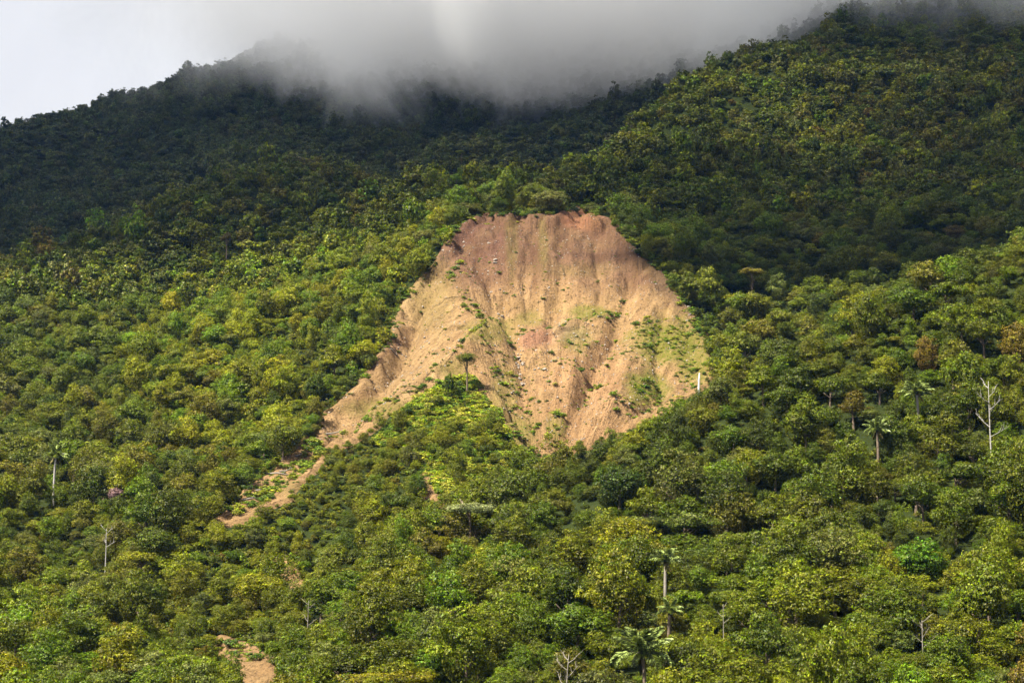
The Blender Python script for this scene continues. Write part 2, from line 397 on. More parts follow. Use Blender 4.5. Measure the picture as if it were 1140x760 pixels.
def scar_z(x, y, wp, depth):
    d = poly_sd(x, y, wp)
    ed = d + 2.8 * fbm(x / 5, y / 5, 4, 21)
    z = height0(x, y) - depth * sstep(0.0, 4.0, ed) + 0.3 * sstep(-2.5, 0, d) - 1.2 * sstep(0, -2.5, d)
    if depth > 2:
        k = sstep(0.5, 6, d)
        for i, g in enumerate(GULLY):
            gd = np.maximum(seg_d(x, y, g) + 2.2 * fbm(x / 7, y / 7, 4, 30 + i), 0); z = z - k * (5.0 if i in (0, 1, 2) else 2.6) * np.exp(-(gd / (3.0 if i < 3 else 1.5)) ** 1.2)
        for i, g in enumerate(RIB):
            gd = np.maximum(seg_d(x, y, g) + 0.8 * fbm(x / 6, y / 6, 2, 36 + i), 0); z = z + k * (5.0 if i == 0 else 3.2) * np.exp(-(gd / 4.5) ** 1.2)
        a1, b1, a2, b2, w = flow(x, y)
        wob = 1.6 * fbm(x / 12, y / 12, 3, 40)
        r1 = fbm((a1 + wob) / 5.0, b1 / 40, 4, 50, True); r2 = fbm((a2 + wob) / 5.0, b2 / 40, 4, 51, True)
        q1 = fbm((a1 + wob) / 1.9, b1 / 22, 3, 57, True); q2 = fbm((a2 + wob) / 1.9, b2 / 22, 3, 58, True)
        patch = 0.35 + 0.65 * sstep(-.35, .35, fbm(x / 13, y / 13, 2, 48)); head = sstep(474, 495, y)
        z = z + k * ((1 - w) * r1 + w * r2) * (0.42 + 0.5 * head) * patch + k * ((1 - w) * q1 + w * q2) * (0.06 + 0.3 * head) * patch
        z = z - k * 4.5 * np.exp(-((x - 4) / 22) ** 2 - ((y - 482) / 22) ** 2)
        z = z + k * 3.3 * fbm(x / 15, y / 18, 4, 52)
        ter = fbm(x / 9, y / 5, 3, 59); z = z + k * 0.9 * sstep(.1, .3, ter)                       # small ledges
    z = z + 0.34 * fbm(x / 1.6, y / 1.6, 3, 60) * sstep(0, 1.5, d)
    return z, d
SCAR_CACHE = []
for si, (nm, px, wp, depth) in enumerate(SCARS):
    mn, mx = wp.min(0) - 4, wp.max(0) + 4; st = 0.45 if depth > 2 else 0.4
    xs = np.arange(mn[0], mx[0], st); ys = np.arange(mn[1], mx[1], st); X, Y = np.meshgrid(xs, ys)
    Z, d = scar_z(X, Y, wp, depth)
    f = grid_faces(*X.shape); keep = (d.ravel()[f] > -2.6).any(1); f = f[keep]
    used = np.unique(f); rm = np.full(X.size, -1); rm[used] = np.arange(len(used)); f = rm[f]
    x, y, z, dd = X.ravel()[used], Y.ravel()[used], Z.ravel()[used], d.ravel()[used]
    u, v, _ = project(x, y, z)
    # soil colours: where each kind of ground crops out
    base = np.tile(np.array([0.268, 0.171, 0.080]), (len(x), 1))
    nzs = fbm(x / 12, y / 12, 3, 70) * 22; nz3 = fbm(x / 7, y / 14, 3, 75) * 14
    def zone(w, c):
        global base
        base = base * (1 - w[:, None]) + np.array(c) * w[:, None]
    if depth > 2:
        zone(sstep(345, 300, v + nzs) * 0.9, (0.132, 0.072, 0.044))                      # mauve brown headwall
        zone(sstep(60, 25, np.hypot((u - 540) * 0.9, (v - 262) * 1.3) + nz3) * 0.8, (0.099, 0.050, 0.034))   # dark red clay top left
        zone(sstep(34, 12, np.hypot(u - 648, (v - 246) * 1.6) + nz3) * 0.8, (0.224, 0.102, 0.054))
        zone(sstep(90, 40, np.hypot((u - 455) * 1.2, (v - 380) * 0.7) + nz3) * 0.75, (0.262, 0.174, 0.084))  # pale tan left flank
        zone(sstep(30, 8, np.hypot((u - 600), (v - 376) * 1.5) + nz3) * 0.9, (0.224, 0.114, 0.069))           # pink clay slab
        zone(sstep(26, 8, np.hypot((u - 635), (v - 370) * 1.2) + nz3) * 0.8, (0.264, 0.198, 0.112))
        zone(sstep(80, 30, np.hypot((u - 650), (v - 440) * 0.9) + nz3) * 0.6, (0.264, 0.153, 0.076))
        zone(sstep(20, 4, np.abs((u - 745) * 0.80 - (v - 322) * 0.62) + nz3 * .7 + 3) * sstep(262, 285, v) * sstep(405, 380, v) * 0.85, (0.079, 0.050, 0.028))
        zone(sstep(16, 2, np.abs((u - 410) * 0.75 + (v - 408)) + nz3 * 0.6) * sstep(40, 10, np.abs(u - 430)) * 0.7, (0.112, 0.056, 0.033))
    steep = np.zeros(len(x))
    moss = np.zeros(len(x))
    for (mu, mv, ru, rv, s) in ((742,380,46,30,1.0),(720,432,27,22,1.0),(545,368,30,16,0.6),(655,347,36,8,0.8),(560,440,18,40,0.45),(480,330,30,45,0.25),(620,475,14,16,0.6),
                                (575,480,22,22,0.7),(430,455,60,12,0.5),(505,410,20,14,0.5),(772,402,24,28,0.9),(590,355,16,12,0.5),(645,380,20,18,0.45),(570,270,8,40,0.3),(605,275,6,40,0.35),(320,545,30,10,0.3),(640,300,60,10,0.15)):
        q = np.hypot((u - mu) / ru, (v - mv) / rv); moss = np.maximum(moss, s * sstep(1.25, 0.4, q + 0.35 * fbm(x / 4, y / 6, 3, 81)))
    m = mesh_from(nm, np.stack([x, y, z], 1), f, True)
    attr(m, 'soil', np.c_[base, np.ones(len(x))], 'FLOAT_COLOR'); attr(m, 'moss', moss)
    a1, b1, a2, b2, w = flow(x, y); kk = w > 0.5
    attr(m, 'run', np.stack([np.where(kk, a2 + 200, a1), np.where(kk, b2, b1), np.zeros(len(x))], 1), 'FLOAT_VECTOR')
    link(nm, m, SOIL, kind='structure')
    SCAR_CACHE.append((xs, ys, Z))
def ground(x, y):
    """top of whatever ground is there"""
    x = np.asarray(x, float); y = np.asarray(y, float)
    z = bil(HT, x, y)
    for xs, ys, Z in SCAR_CACHE:
        i = np.clip(((x - xs[0]) / (xs[1] - xs[0])).round().astype(int), 0, len(xs) - 1); j = np.clip(((y - ys[0]) / (ys[1] - ys[0])).round().astype(int), 0, len(ys) - 1)
        ins = (x >= xs[0]) & (x <= xs[-1]) & (y >= ys[0]) & (y <= ys[-1])
        z = np.where(ins, np.maximum(z, Z[j, i]), z)
    return z

# ------------------------------------------------------------------ plant meshes (unit size: crown radius 1, foot at z = 0)
def leaf_quads(P, N, size, r, stretch=1.0):
    """one small leaf-spray quad per point, facing N"""
    k = len(P); N = N / (np.linalg.norm(N, axis=1, keepdims=True) + 1e-9)
    a = r.normal(size=(k, 3)); T = np.cross(N, a); T /= np.linalg.norm(T, axis=1, keepdims=True) + 1e-9; B = np.cross(N, T)
    s = size * r.uniform(0.6, 1.35, (k, 1)); q = r.uniform(0.45, 0.8, (k, 1)); fold = N * s * r.uniform(-0.25, 0.35, (k, 1))
    V = np.stack([P - T * s * stretch, P - B * s * q + fold, P + T * s * stretch, P + B * s * q + fold], 1).reshape(-1, 3)
    return V, np.arange(4 * k).reshape(-1, 4)
def leaf_mesh(name, P, N, size, r, stretch=1.0, clump=None):
    V, F = leaf_quads(P, N, size, r, stretch); m = mesh_from(name, V, F)
    lv = r.uniform(0, 1, len(P))
    if clump is not None: lv = np.clip(0.45 * lv + 0.55 * clump, 0, 1)
    attr(m, 'leafvar', lv, 'FLOAT', 'FACE')
    lh = r.uniform(0, 1, len(P))
    if clump is not None: lh = np.clip(0.5 * lh + 0.5 * ((clump * 7.3) % 1.0), 0, 1)
    attr(m, 'leafhue', lh, 'FLOAT', 'FACE'); m.materials.append(LEAF); return m
def rdir(r, k, zmin=-1.0):
    z = r.uniform(zmin, 1, k); t = r.uniform(0, 2 * np.pi, k); s = np.sqrt(1 - z * z); return np.stack([s * np.cos(t), s * np.sin(t), z], 1)
def crown_mesh(name, seed, style, nclump, nleaf, leaf):
    r = np.random.default_rng(seed); C, RC = [], []
    zc, hz = {'dome': (1.0, 1.0), 'flat': (1.35, 0.42), 'tall': (1.25, 1.35), 'loose': (1.15, 0.95), 'bush': (0.45, 0.75), 'tier': (1.1, 0.95)}[style]
    lop = r.normal(0, .16, 2); amp = r.uniform(.75, 1.2, 6); ph = r.uniform(0, 6.28)
    for k in range(nclump):
        d = rdir(r, 1, -0.25 if style in ('dome', 'tall', 'bush', 'loose') else -0.1)[0]
        q = r.uniform(0.45, 0.88) * amp[int((math.atan2(d[1], d[0]) + ph) / 6.2832 * 6) % 6]
        if style == 'tier': lev = r.integers(0, 4); d[2] = -0.15 + 0.33 * lev; rr = math.sqrt(max(0.05, 1 - d[2] ** 2)); n2 = math.hypot(d[0], d[1]) + 1e-6; d[0] *= rr / n2 * r.uniform(0.4, 1.0); d[1] *= rr / n2 * r.uniform(0.4, 1.0)
        C.append((d[0] * q + lop[0], d[1] * q + lop[1], zc + d[2] * q * hz)); RC.append((0.15 + 0.24 * r.random() ** 1.3) * (0.8 if style in ('loose', 'tier') else 1))
    P, N, CL = [], [], []
    per = 9
    for c, rc in zip(C, RC):
        ns = max(4, int(nleaf * (rc / 0.3) ** 2 / nclump / per)); flat = 0.45 if style in ('flat', 'tier') else 0.8
        sd = rdir(r, ns, -0.4); spos = np.array(c) + sd * rc * r.uniform(0.8, 1.15, (ns, 1)) * np.array([1.12, 1.12, flat])
        sv = r.uniform(0, 1, ns); cv = r.uniform(0, 1); w = np.repeat(np.arange(ns), per); k = ns * per
        off = r.normal(0, 1, (k, 3)) * np.array([.048, .048, .023]) * (1.5 if nleaf < 2000 else 1.0)
        P.append(spos[w] + off); N.append(sd[w] * 0.7 + r.normal(0, 0.34, (k, 3)) + off * 6 + np.array([0, 0, 0.45])); CL.append((0.65 * sv[w] + 0.35 * cv))
    k = int(nleaf * 0.16); d = rdir(r, k, -0.5); p = np.array([0, 0, zc]) + d * np.array([0.6, 0.6, 0.6 * hz]) * r.uniform(0.6, 1, (k, 1))
    P.append(p); N.append(d + r.normal(0, 0.4, (k, 3))); CL.append(np.full(k, 0.3))
    if style in ('dome', 'bush', 'tall'):      # skirt of lower foliage
        k = int(nleaf * 0.15); d = rdir(r, k, -0.9); d[:, 2] = -np.abs(d[:, 2]); p = np.array([0, 0, zc]) + d * np.array([0.85, 0.85, 0.8 * min(zc, hz)])
        P.append(p); N.append(d + r.normal(0, 0.5, (k, 3))); CL.append(np.full(k, 0.4))
    return leaf_mesh(name, np.concatenate(P), np.concatenate(N), leaf, r, 1.0, np.concatenate(CL))
def tube(pts, rad, sides=6):
    pts = [Vector(p) for p in pts]; V, F = [], []
    for i, p in enumerate(pts):
        d = (pts[min(i + 1, len(pts) - 1)] - pts[max(i - 1, 0)]).normalized(); a = d.orthogonal().normalized(); b = d.cross(a)
        if i and a.dot(pa) < 0.3:
            pass
        if i:
            a = (pa - d * pa.dot(d)).normalized(); b = d.cross(a)
        pa = a
        for s in range(sides):
            t = 2 * math.pi * s / sides; V.append(p + (a * math.cos(t) + b * math.sin(t)) * rad[i])
    for i in range(len(pts) - 1):
        for s in range(sides):
            F.append((i * sides + s, i * sides + (s + 1) % sides, (i + 1) * sides + (s + 1) % sides, (i + 1) * sides + s))
    F.append(tuple(range((len(pts) - 1) * sides, len(pts) * sides)))
    return V, F
def tubes(name, list_, mat, sides=6):
    V, F = [], []
    for pts, rad in list_:
        v, f = tube(pts, rad, sides); k = len(V); V += v; F += [tuple(i + k for i in q) for q in f]
    m = bpy.data.meshes.new(name); m.from_pydata([tuple(v) for v in V], [], F); m.update()
    m.polygons.foreach_set('use_smooth', np.ones(len(m.polygons), bool)); m.materials.append(mat); return m
def trunk_mesh(name, seed, top, mat=BARK, w=0.06):
    r = random.Random(seed); L_ = []
    bend = (r.uniform(-.12, .12), r.uniform(-.12, .12))
    main = [(bend[0] * (z / top) ** 2, bend[1] * (z / top) ** 2, z) for z in (-0.25, 0, top * .3, top * .6, top)]
    L_.append((main, [w * 1.5, w * 1.2, w, w * .8, w * .45]))
    for k in range(5):
        a = r.uniform(0, 6.28); z0 = top * r.uniform(.45, .85); ln = r.uniform(.35, .6)
        b = (bend[0] * (z0 / top) ** 2, bend[1] * (z0 / top) ** 2, z0)
        L_.append(([b, (b[0] + math.cos(a) * ln * .5, b[1] + math.sin(a) * ln * .5, z0 + ln * .35), (b[0] + math.cos(a) * ln, b[1] + math.sin(a) * ln, z0 + ln * .75)], [w * .5, w * .35, w * .15]))
    return tubes(name, L_, mat, 5)

STYLES = [('dome', 22, 'round-crowned'), ('dome', 30, 'cauliflower-crowned'), ('tall', 24, 'tall-crowned'), ('flat', 18, 'flat-topped'), ('loose', 26, 'loose-crowned'), ('tier', 24, 'tiered'), ('dome', 16, 'domed'), ('tall', 16, 'narrow-crowned'), ('loose', 18, 'ragged')]
CROWN = [crown_mesh('crown', 100 + i, s, int(k * 1.7), 9000, 0.035) for i, (s, k, _) in enumerate(STYLES)]
CROWN_FAR = [crown_mesh('crown_far', 200 + i, s, max(12, int(k * .9)), 1250, 0.088) for i, (s, k, _) in enumerate(STYLES)]
BUSH = [crown_mesh('bush', 300 + i, 'bush', 13, 700, 0.10) for i in range(4)]
TRUNK = [trunk_mesh('trunk', 400 + i, {'dome': 1.0, 'tall': 1.3, 'flat': 1.35, 'loose': 1.15, 'tier': 1.2}[s]) for i, (s, k, _) in enumerate(STYLES)]

TINTS = {'olive green': (0.072, 0.080, 0.008), 'yellow-green': (0.108, 0.106, 0.009), 'leaf green': (0.058, 0.082, 0.007), 'dark green': (0.032, 0.044, 0.006),
         'grey-green': (0.075, 0.080, 0.024), 'brownish green': (0.074, 0.062, 0.012), 'bright green': (0.070, 0.108, 0.008), 'rusty brown': (0.090, 0.054, 0.016)}
TN = list(TINTS)
TV = np.array([TINTS[k] for k in TN]) * 1.12

# ------------------------------------------------------------------ landmarks: plants one can single out
GS2 = lambda o, t: o.__setitem__('tint', [float(c) for c in t])
LM = []            # (u, v, phrase) used to say where the other trees stand
KEEP = []          # (u, v, half width px, v top, y) pixels that nearer trees must leave clear
def place(u, v_base, push=0.0):
    x, y = hit(u, v_base, 0.0); x, y = float(x[0]), float(y[0]) + push
    return x, y, float(ground(np.array([x]), np.array([y]))[0])
def z_at(v, y): return float(ray(0, v)[1] * y)

def frond_mesh(seed, droop):
    """a feather leaf of length 1 along +x: midrib and two rows of hanging leaflets"""
    r = random.Random(seed); V, F, rib = [], [], []
    n_ = 11; a0 = R(r.uniform(0, 12)); x = z = 0.0; pts = []
    for i in range(n_ + 1):
        t = i / n_; pts.append((x, 0, z)); a = a0 - droop * t ** 1.3; x += math.cos(a) / n_; z += math.sin(a) / n_
    for i in range(1, n_ * 4):
        t = i / (n_ * 4); k = min(int(t * n_), n_ - 1); f = t * n_ - k
        p = Vector(pts[k]).lerp(Vector(pts[k + 1]), f); ln = 0.30 * (math.sin(math.pi * min(1, t * 0.9 + 0.12))) ** 0.7
        for s in (-1, 1):
            d = Vector((0.55, s * r.uniform(0.55, 0.9), -r.uniform(0.35, 0.9))).normalized() * ln
            w = Vector((0.030, 0, 0.008)); b = len(V)
            V += [p - w, p + w, p + d * 0.6 + w * 0.8 + Vector((0, 0, 0.01)), p + d, p + d * 0.6 - w * 0.8]; F += [(b, b + 1, b + 2, b + 4), (b + 4, b + 2, b + 3)]
    m = bpy.data.meshes.new('frond'); m.from_pydata([tuple(v) for v in V], [], F); m.update()
    attr(m, 'leafvar', [r.random() for _ in m.polygons], 'FLOAT', 'FACE')
    rm = tubes('midrib', [(pts, [0.016 * (1 - 0.75 * i / n_) for i in range(n_ + 1)])], BARK_PALE, 4)
    return m, rm
PALM_LEAF = mat_leaf('palm_frond', (0.17, 0.17, 0.075), 0.25, 0.35)
PALM_DRY = mat_leaf('dry_frond', (0.10, 0.07, 0.04), 0.1, 0.7)
FRONDS = [frond_mesh(500 + i, R(60 + 22 * i)) for i in range(3)]
for f_, rib_ in FRONDS: f_.materials.append(PALM_LEAF)
DRY = frond_mesh(520, R(60)); DRY[0].materials.append(PALM_DRY)
def palm(u, vc, vb, length, nf, label, lmphrase, bark=BARK_PALE, seed=0, lift=25, dry=2):
    r = random.Random(seed); x, y, zg = place(u, vb); zc = z_at(vc, y)
    root = link('palm_tree', None, label=label, cat='palm tree', group='palms standing above the canopy'); root.location = (x, y, zg)
    h = zc - zg; k = length
    bend = r.uniform(-.25, .25)
    pts = [(bend * math.sin(math.pi * t) , 0, -0.6 + (h + 0.6) * t) for t in [i / 8 for i in range(9)]]
    link('trunk', tubes('palm_trunk', [(pts, [0.30 - 0.09 * i / 8 for i in range(9)])], bark, 8), parent=root)
    link('crown_shaft', tubes('crown_shaft', [([(0, 0, h - 0.6), (0, 0, h + 0.1), (0, 0, h + 0.5)], [0.22, 0.3, 0.12])], PALM_DRY, 8), parent=root)
    for i in range(nf):
        a = 2 * math.pi * (i + r.uniform(-.3, .3)) / nf; tier = i % 3
        fm, rb = FRONDS[(i + seed) % 3]
        fo = link('frond', fm, parent=root); fo.location = (0, 0, h + 0.1); s = k * r.uniform(.85, 1.1); fo.scale = (s, s, s)
        fo.rotation_euler = (r.uniform(-.3, .3), -R([8, 34, 64][tier] + r.uniform(-8, 8)), a)
        ro = link('midrib', rb, parent=fo)
    for i in range(dry):
        fo = link('dead_frond', DRY[0], parent=root); fo.location = (0, 0, h - 0.1); s = k * .7; fo.scale = (s, s, s); fo.rotation_euler = (0, R(48), r.uniform(0, 6.28))
        link('midrib', DRY[1], parent=fo)
    KEEP.append((u, vc + 6, length / y * FPX * 0.75, vc - length / y * FPX * 0.7, y)); KEEP.append((u, vc + lift, 4, vc, y))
    if lmphrase: LM.append((u, vc, lmphrase))
palm(60, 507, 566, 3.3, 19, 'lone white-trunked palm at far left of the lower slope', 'the lone white-trunked palm', BARK_WHITE, 1, 36)
palm(716, 728, 800, 4.9, 22, 'largest palm, its arching fronds spread at the bottom edge', "the largest palm", BARK, 2, 20)
palm(742, 624, 700, 2.9, 18, 'slim palm with long pale trunk standing behind the largest palm', 'the slim long-trunked palm', BARK_PALE, 3, 48)
palm(746, 680, 735, 2.4, 16, 'small palm between the largest palm and the slim one above', None, BARK, 4, 20)
palm(978, 478, 530, 3.0, 18, 'short palm with a stout brown trunk on the right slope', "the stout palm", BARK, 5, 22)
palm(1023, 436, 505, 3.4, 19, 'dark drooping palm just left of the pale dead tree', 'the dark drooping palm', BARK_PALE, 6, 26)

def branch_tree(seed, h, spread, mat, name='branches', n1=7, w=0.16, lean=0.0, start=0.35):
    r = random.Random(seed); main = [(lean * t * t * h, 0.1 * math.sin(3 * t) * h * .1, -0.6 + (h + .6) * t) for t in [i / 6 for i in range(7)]]
    tr = [(main, [w * (1 - .75 * i / 6) for i in range(7)])]; br = []
    for k in range(n1):
        t = start + (1 - start) * (k + r.random() * .6) / n1; z0 = h * min(t, 0.99); a = k * 2.4 + r.uniform(-.4, .4); ln = spread * (1.15 - .5 * t)
        p0 = Vector((lean * t * t * h, 0, z0)); d = Vector((math.cos(a), math.sin(a) * .8, r.uniform(.35, .8)))
        p1 = p0 + d * ln * .5; p2 = p1 + (d + Vector((r.uniform(-.4, .4), r.uniform(-.4, .4), r.uniform(.1, .6)))) * ln * .5
        br.append(([p0, p1, p2], [w * .45, w * .3, w * .12]))
        for j in range(3):
            q0 = p0.lerp(p2, .45 + .2 * j); dd = (d + Vector((r.uniform(-.9, .9), r.uniform(-.9, .9), r.uniform(0, .9)))).normalized() * ln * r.uniform(.3, .5)
            br.append(([q0, q0 + dd * .6, q0 + dd + Vector((0, 0, .15 * ln * r.random()))], [w * .22, w * .14, w * .05]))
    return tubes('trunk', tr, mat, 7), tubes(name, br, mat, 5)
def bare_tree(u, vt, vb, spread, label, phrase, seed, mat=BARK_PALE, w=0.16, lean=0.0, lift=40, n1=7, start=.35):
    x, y, zg = place(u, vb); h = z_at(vt, y) - zg
    root = link('bare_tree', None, label=label, cat='tree', group='leafless pale trees'); root.location = (x, y, zg)
    t, b = branch_tree(seed, h, spread, mat, 'branches', n1, w, lean, start)
    link('trunk', t, parent=root); link('limbs', b, parent=root)
    KEEP.append((u, vt + lift * .5, spread / y * FPX * .6, vt - 4, y)); KEEP.append((u, vt + lift, 5, vt, y))
    if phrase: LM.append((u, vt + 20, phrase))
bare_tree(1104, 424, 520, 3.0, 'leafless pale tree with spreading limbs on the right slope', 'the leafless pale tree', 31, BARK_WHITE, 0.17, 0.0, 60)
bare_tree(117, 588, 640, 1.8, 'thin pale-trunked tree with few twigs at lower left', 'the thin pale-trunked tree', 32, BARK_WHITE, 0.15, 0.0, 34, 5, .6)
bare_tree(630, 728, 800, 2.4, 'twisted dead tree with pale forked limbs at the bottom edge', 'the twisted dead tree', 33, BARK_PALE, 0.15, 0.05, 30)
bare_tree(806, 672, 730, 1.2, 'slender dead stem right of the largest palm', None, 34, BARK_PALE, 0.10, 0.0, 28, 4, .6)
bare_tree(1028, 690, 740, 2.0, 'slim pale dead tree below the bright green dome tree', None, 35, BARK_PALE, 0.13, 0.0, 30, 6)
bare_tree(842, 596, 650, 1.0, 'short white dead stem above the slender one', None, 36, BARK_WHITE, 0.11, 0.0, 22, 3, .7)
bare_tree(342, 668, 715, 1.5, 'small leafless tree in the scrub near the bare slips', None, 37, BARK_PALE, 0.10, 0.02, 26, 5)
# white snag at the right edge of the landslide
x, y, zg = place(778, 440); zt = z_at(415, y)
sn = link('dead_snag', None, label='bare white snag standing at the right edge of the landslide', cat='dead trunk'); sn.location = (x, y, zg)
link('trunk', tubes('snag', [([(0, 0, -.5), (.05, 0, (zt - zg) * .4), (.16, 0, (zt - zg) * .75), (.24, 0, zt - zg)], [.34, .3, .25, .15])], SNAG_WHITE, 8), parent=sn)
link('stub', tubes('stub', [([(.1, 0, (zt - zg) * .6), (-.35, .1, (zt - zg) * .7), (-.5, .1, (zt - zg) * .78)], [.1, .06, .02])], BARK_WHITE, 5), parent=sn)
KEEP.append((778, 438, 5, 414, y)); LM.append((778, 425, 'the white snag'))

def special(name, u, vt, vb, rad, style, tint, label, phrase, group=None, nleaf=3300, leaf=.062, trunk=None, hz=None, clear=0, bark=BARK, seed=0, tw=.08):
    """a tree whose crown top shows at (u, vt) and that stands where (u, vb) meets the slope"""
    x, y, zg = place(u, vb); h = z_at(vt, y) - zg
    st = [s for s, _, _ in STYLES].index(style)
    root = link(name, None, label=label, cat='tree', group=group); root.location = (x, y, zg); root.rotation_euler = (0, 0, seed * 1.3)
    tops = {'dome': 1.85, 'flat': 1.72, 'tall': 2.4, 'loose': 2.0, 'tier': 1.95}[style]
    c = link('crown', CROWN[st], parent=root); GS2(c, tint)
    hz = hz or rad
    c.scale = (rad, rad, hz); c.location = (0, 0, max(h - tops * hz, -0.6 * hz))
    zt_ = {'dome': 1.0, 'flat': 1.35, 'tall': 1.3, 'loose': 1.15, 'tier': 1.2}[style] * hz + c.location.z
    t = trunk_mesh('trunk', 700 + seed, 1.0, bark, tw); to = link('trunk', t, parent=root); to.scale = (rad * .8, rad * .8, max(zt_, 1.0))
    if clear: KEEP.append((u, vt + clear, rad / y * FPX * .8, vt - 3, y))
    if phrase: LM.append((u, vt + 10, phrase))
    return root
special('lone_tree', 520, 393, 440, 2.4, 'dome', TINTS['olive green'], 'lone flat-topped tree standing at the top of the green spur', 'the lone tree on the spur', clear=36, hz=1.9, seed=1, tw=.11)
special('umbrella_tree', 524, 560, 618, 4.2, 'flat', (0.165, 0.175, 0.075), 'umbrella tree with a pale flat feathery crown below the scar', 'the pale umbrella tree', clear=30, hz=3.6, seed=2)
special('emergent_tree', 514, 168, 196, 2.9, 'flat', (0.13, 0.14, 0.014), 'flat-crowned tree rising over the forest above the landslide', "the flat-crowned emergent", clear=22, hz=2.6, seed=3)
special('bright_tree', 508, 194, 212, 2.0, 'dome', (0.12, 0.18, 0.012), 'small vivid lime-green tree above the landslide head', None, clear=14, seed=4)
special('dome_tree', 1028, 601, 650, 4.4, 'dome', (0.060, 0.098, 0.009), 'bright green domed tree standing out on the lower right slope', 'the bright green dome tree', clear=26, seed=5)
special('mound_tree', 398, 750, 800, 4.6, 'flat', (0.115, 0.10, 0.010), 'left one of two mustard-yellow spreading crowns at the bottom edge', "the mustard crowns", clear=10, hz=3.4, seed=6)
special('mound_tree', 448, 748, 800, 4.2, 'flat', (0.115, 0.10, 0.010), 'right one of two mustard-yellow spreading crowns at the bottom edge', None, clear=10, hz=3.2, seed=7)
special('flowering_tree', 127, 543, 575, 1.7, 'dome', (0.24, 0.16, 0.17), 'small pinkish flowering tree right of the lone white-trunked palm', None, clear=12, seed=8)
special('emergent_tree', 838, 300, 345, 3.2, 'flat', (0.125, 0.10, 0.022), 'ochre flat-topped tree above the landslide\'s right edge', 'the ochre flat-topped tree', clear=20, hz=3.0, seed=9)
special('emergent_tree', 252, 258, 290, 3.3, 'tier', (0.065, 0.05, 0.018), 'brown tiered tree rising from the left ridge line', 'the brown tiered tree', clear=14, hz=3.0, seed=10)
special('dark_tree', 945, 705, 752, 4.8, 'dome', (0.026, 0.034, 0.006), 'broad very dark green tree near the bottom right', "the very dark tree", clear=20, seed=11)
special('dark_tree', 690, 520, 570, 5.0, 'dome', (0.032, 0.044, 0.007), 'broad dark green tree just below the landslide foot', "the broad dark tree", clear=14, seed=12)
LM += [(350, 505, "the landslide's left tip"), (262, 575, 'the debris tongue'), (278, 735, "the bottom left slip"), (490, 545, "the slip under the spur"), (606, 512, 'the landslide foot')]

# ------------------------------------------------------------------ scattering the forest
def pix_mask(polys, shrink=0):
    uu, vv = np.meshgrid(np.arange(-20, W + 20), np.arange(-20, H + 20)); m = np.zeros(uu.shape, bool)
    for p in polys: m |= poly_sd(uu, vv, p) > shrink
    return m
MUST = pix_mask([SCAR_PX], 5) | pix_mask([TAIL_PX, SLIP1_PX, SLIP2_PX, SLIP3_PX], 1.5)
SPUR = [(420,490),(452,452),(487,430),(515,415),(532,428),(548,455),(572,498),(604,520),(585,545),(545,565),(500,560),(470,520),(440,505)]
SCRUB = pix_mask([[(150,690),(200,600),(240,570),(300,520),(345,498),(430,490),(470,520),(520,565),(470,575),(400,560),(350,600),(360,660),(330,745),(240,745),(190,720)]])
LOW = pix_mask([SPUR, [(474,505),(520,520),(600,525),(570,560),(500,565),(478,560)]])
BRIGHTL = pix_mask([[(200,300),(480,240),(500,265),(440,345),(425,390),(360,460),(330,500),(200,520),(120,420)]])
RIGHTN = pix_mask([[(560,540),(690,470),(800,410),(870,385),(1000,308),(1160,255),(1160,620),(700,620)]])
def look(M, u, v):
    i = np.clip(v.astype(int) + 20, 0, M.shape[0] - 1); j = np.clip(u.astype(int) + 20, 0, M.shape[1] - 1); return M[i, j]
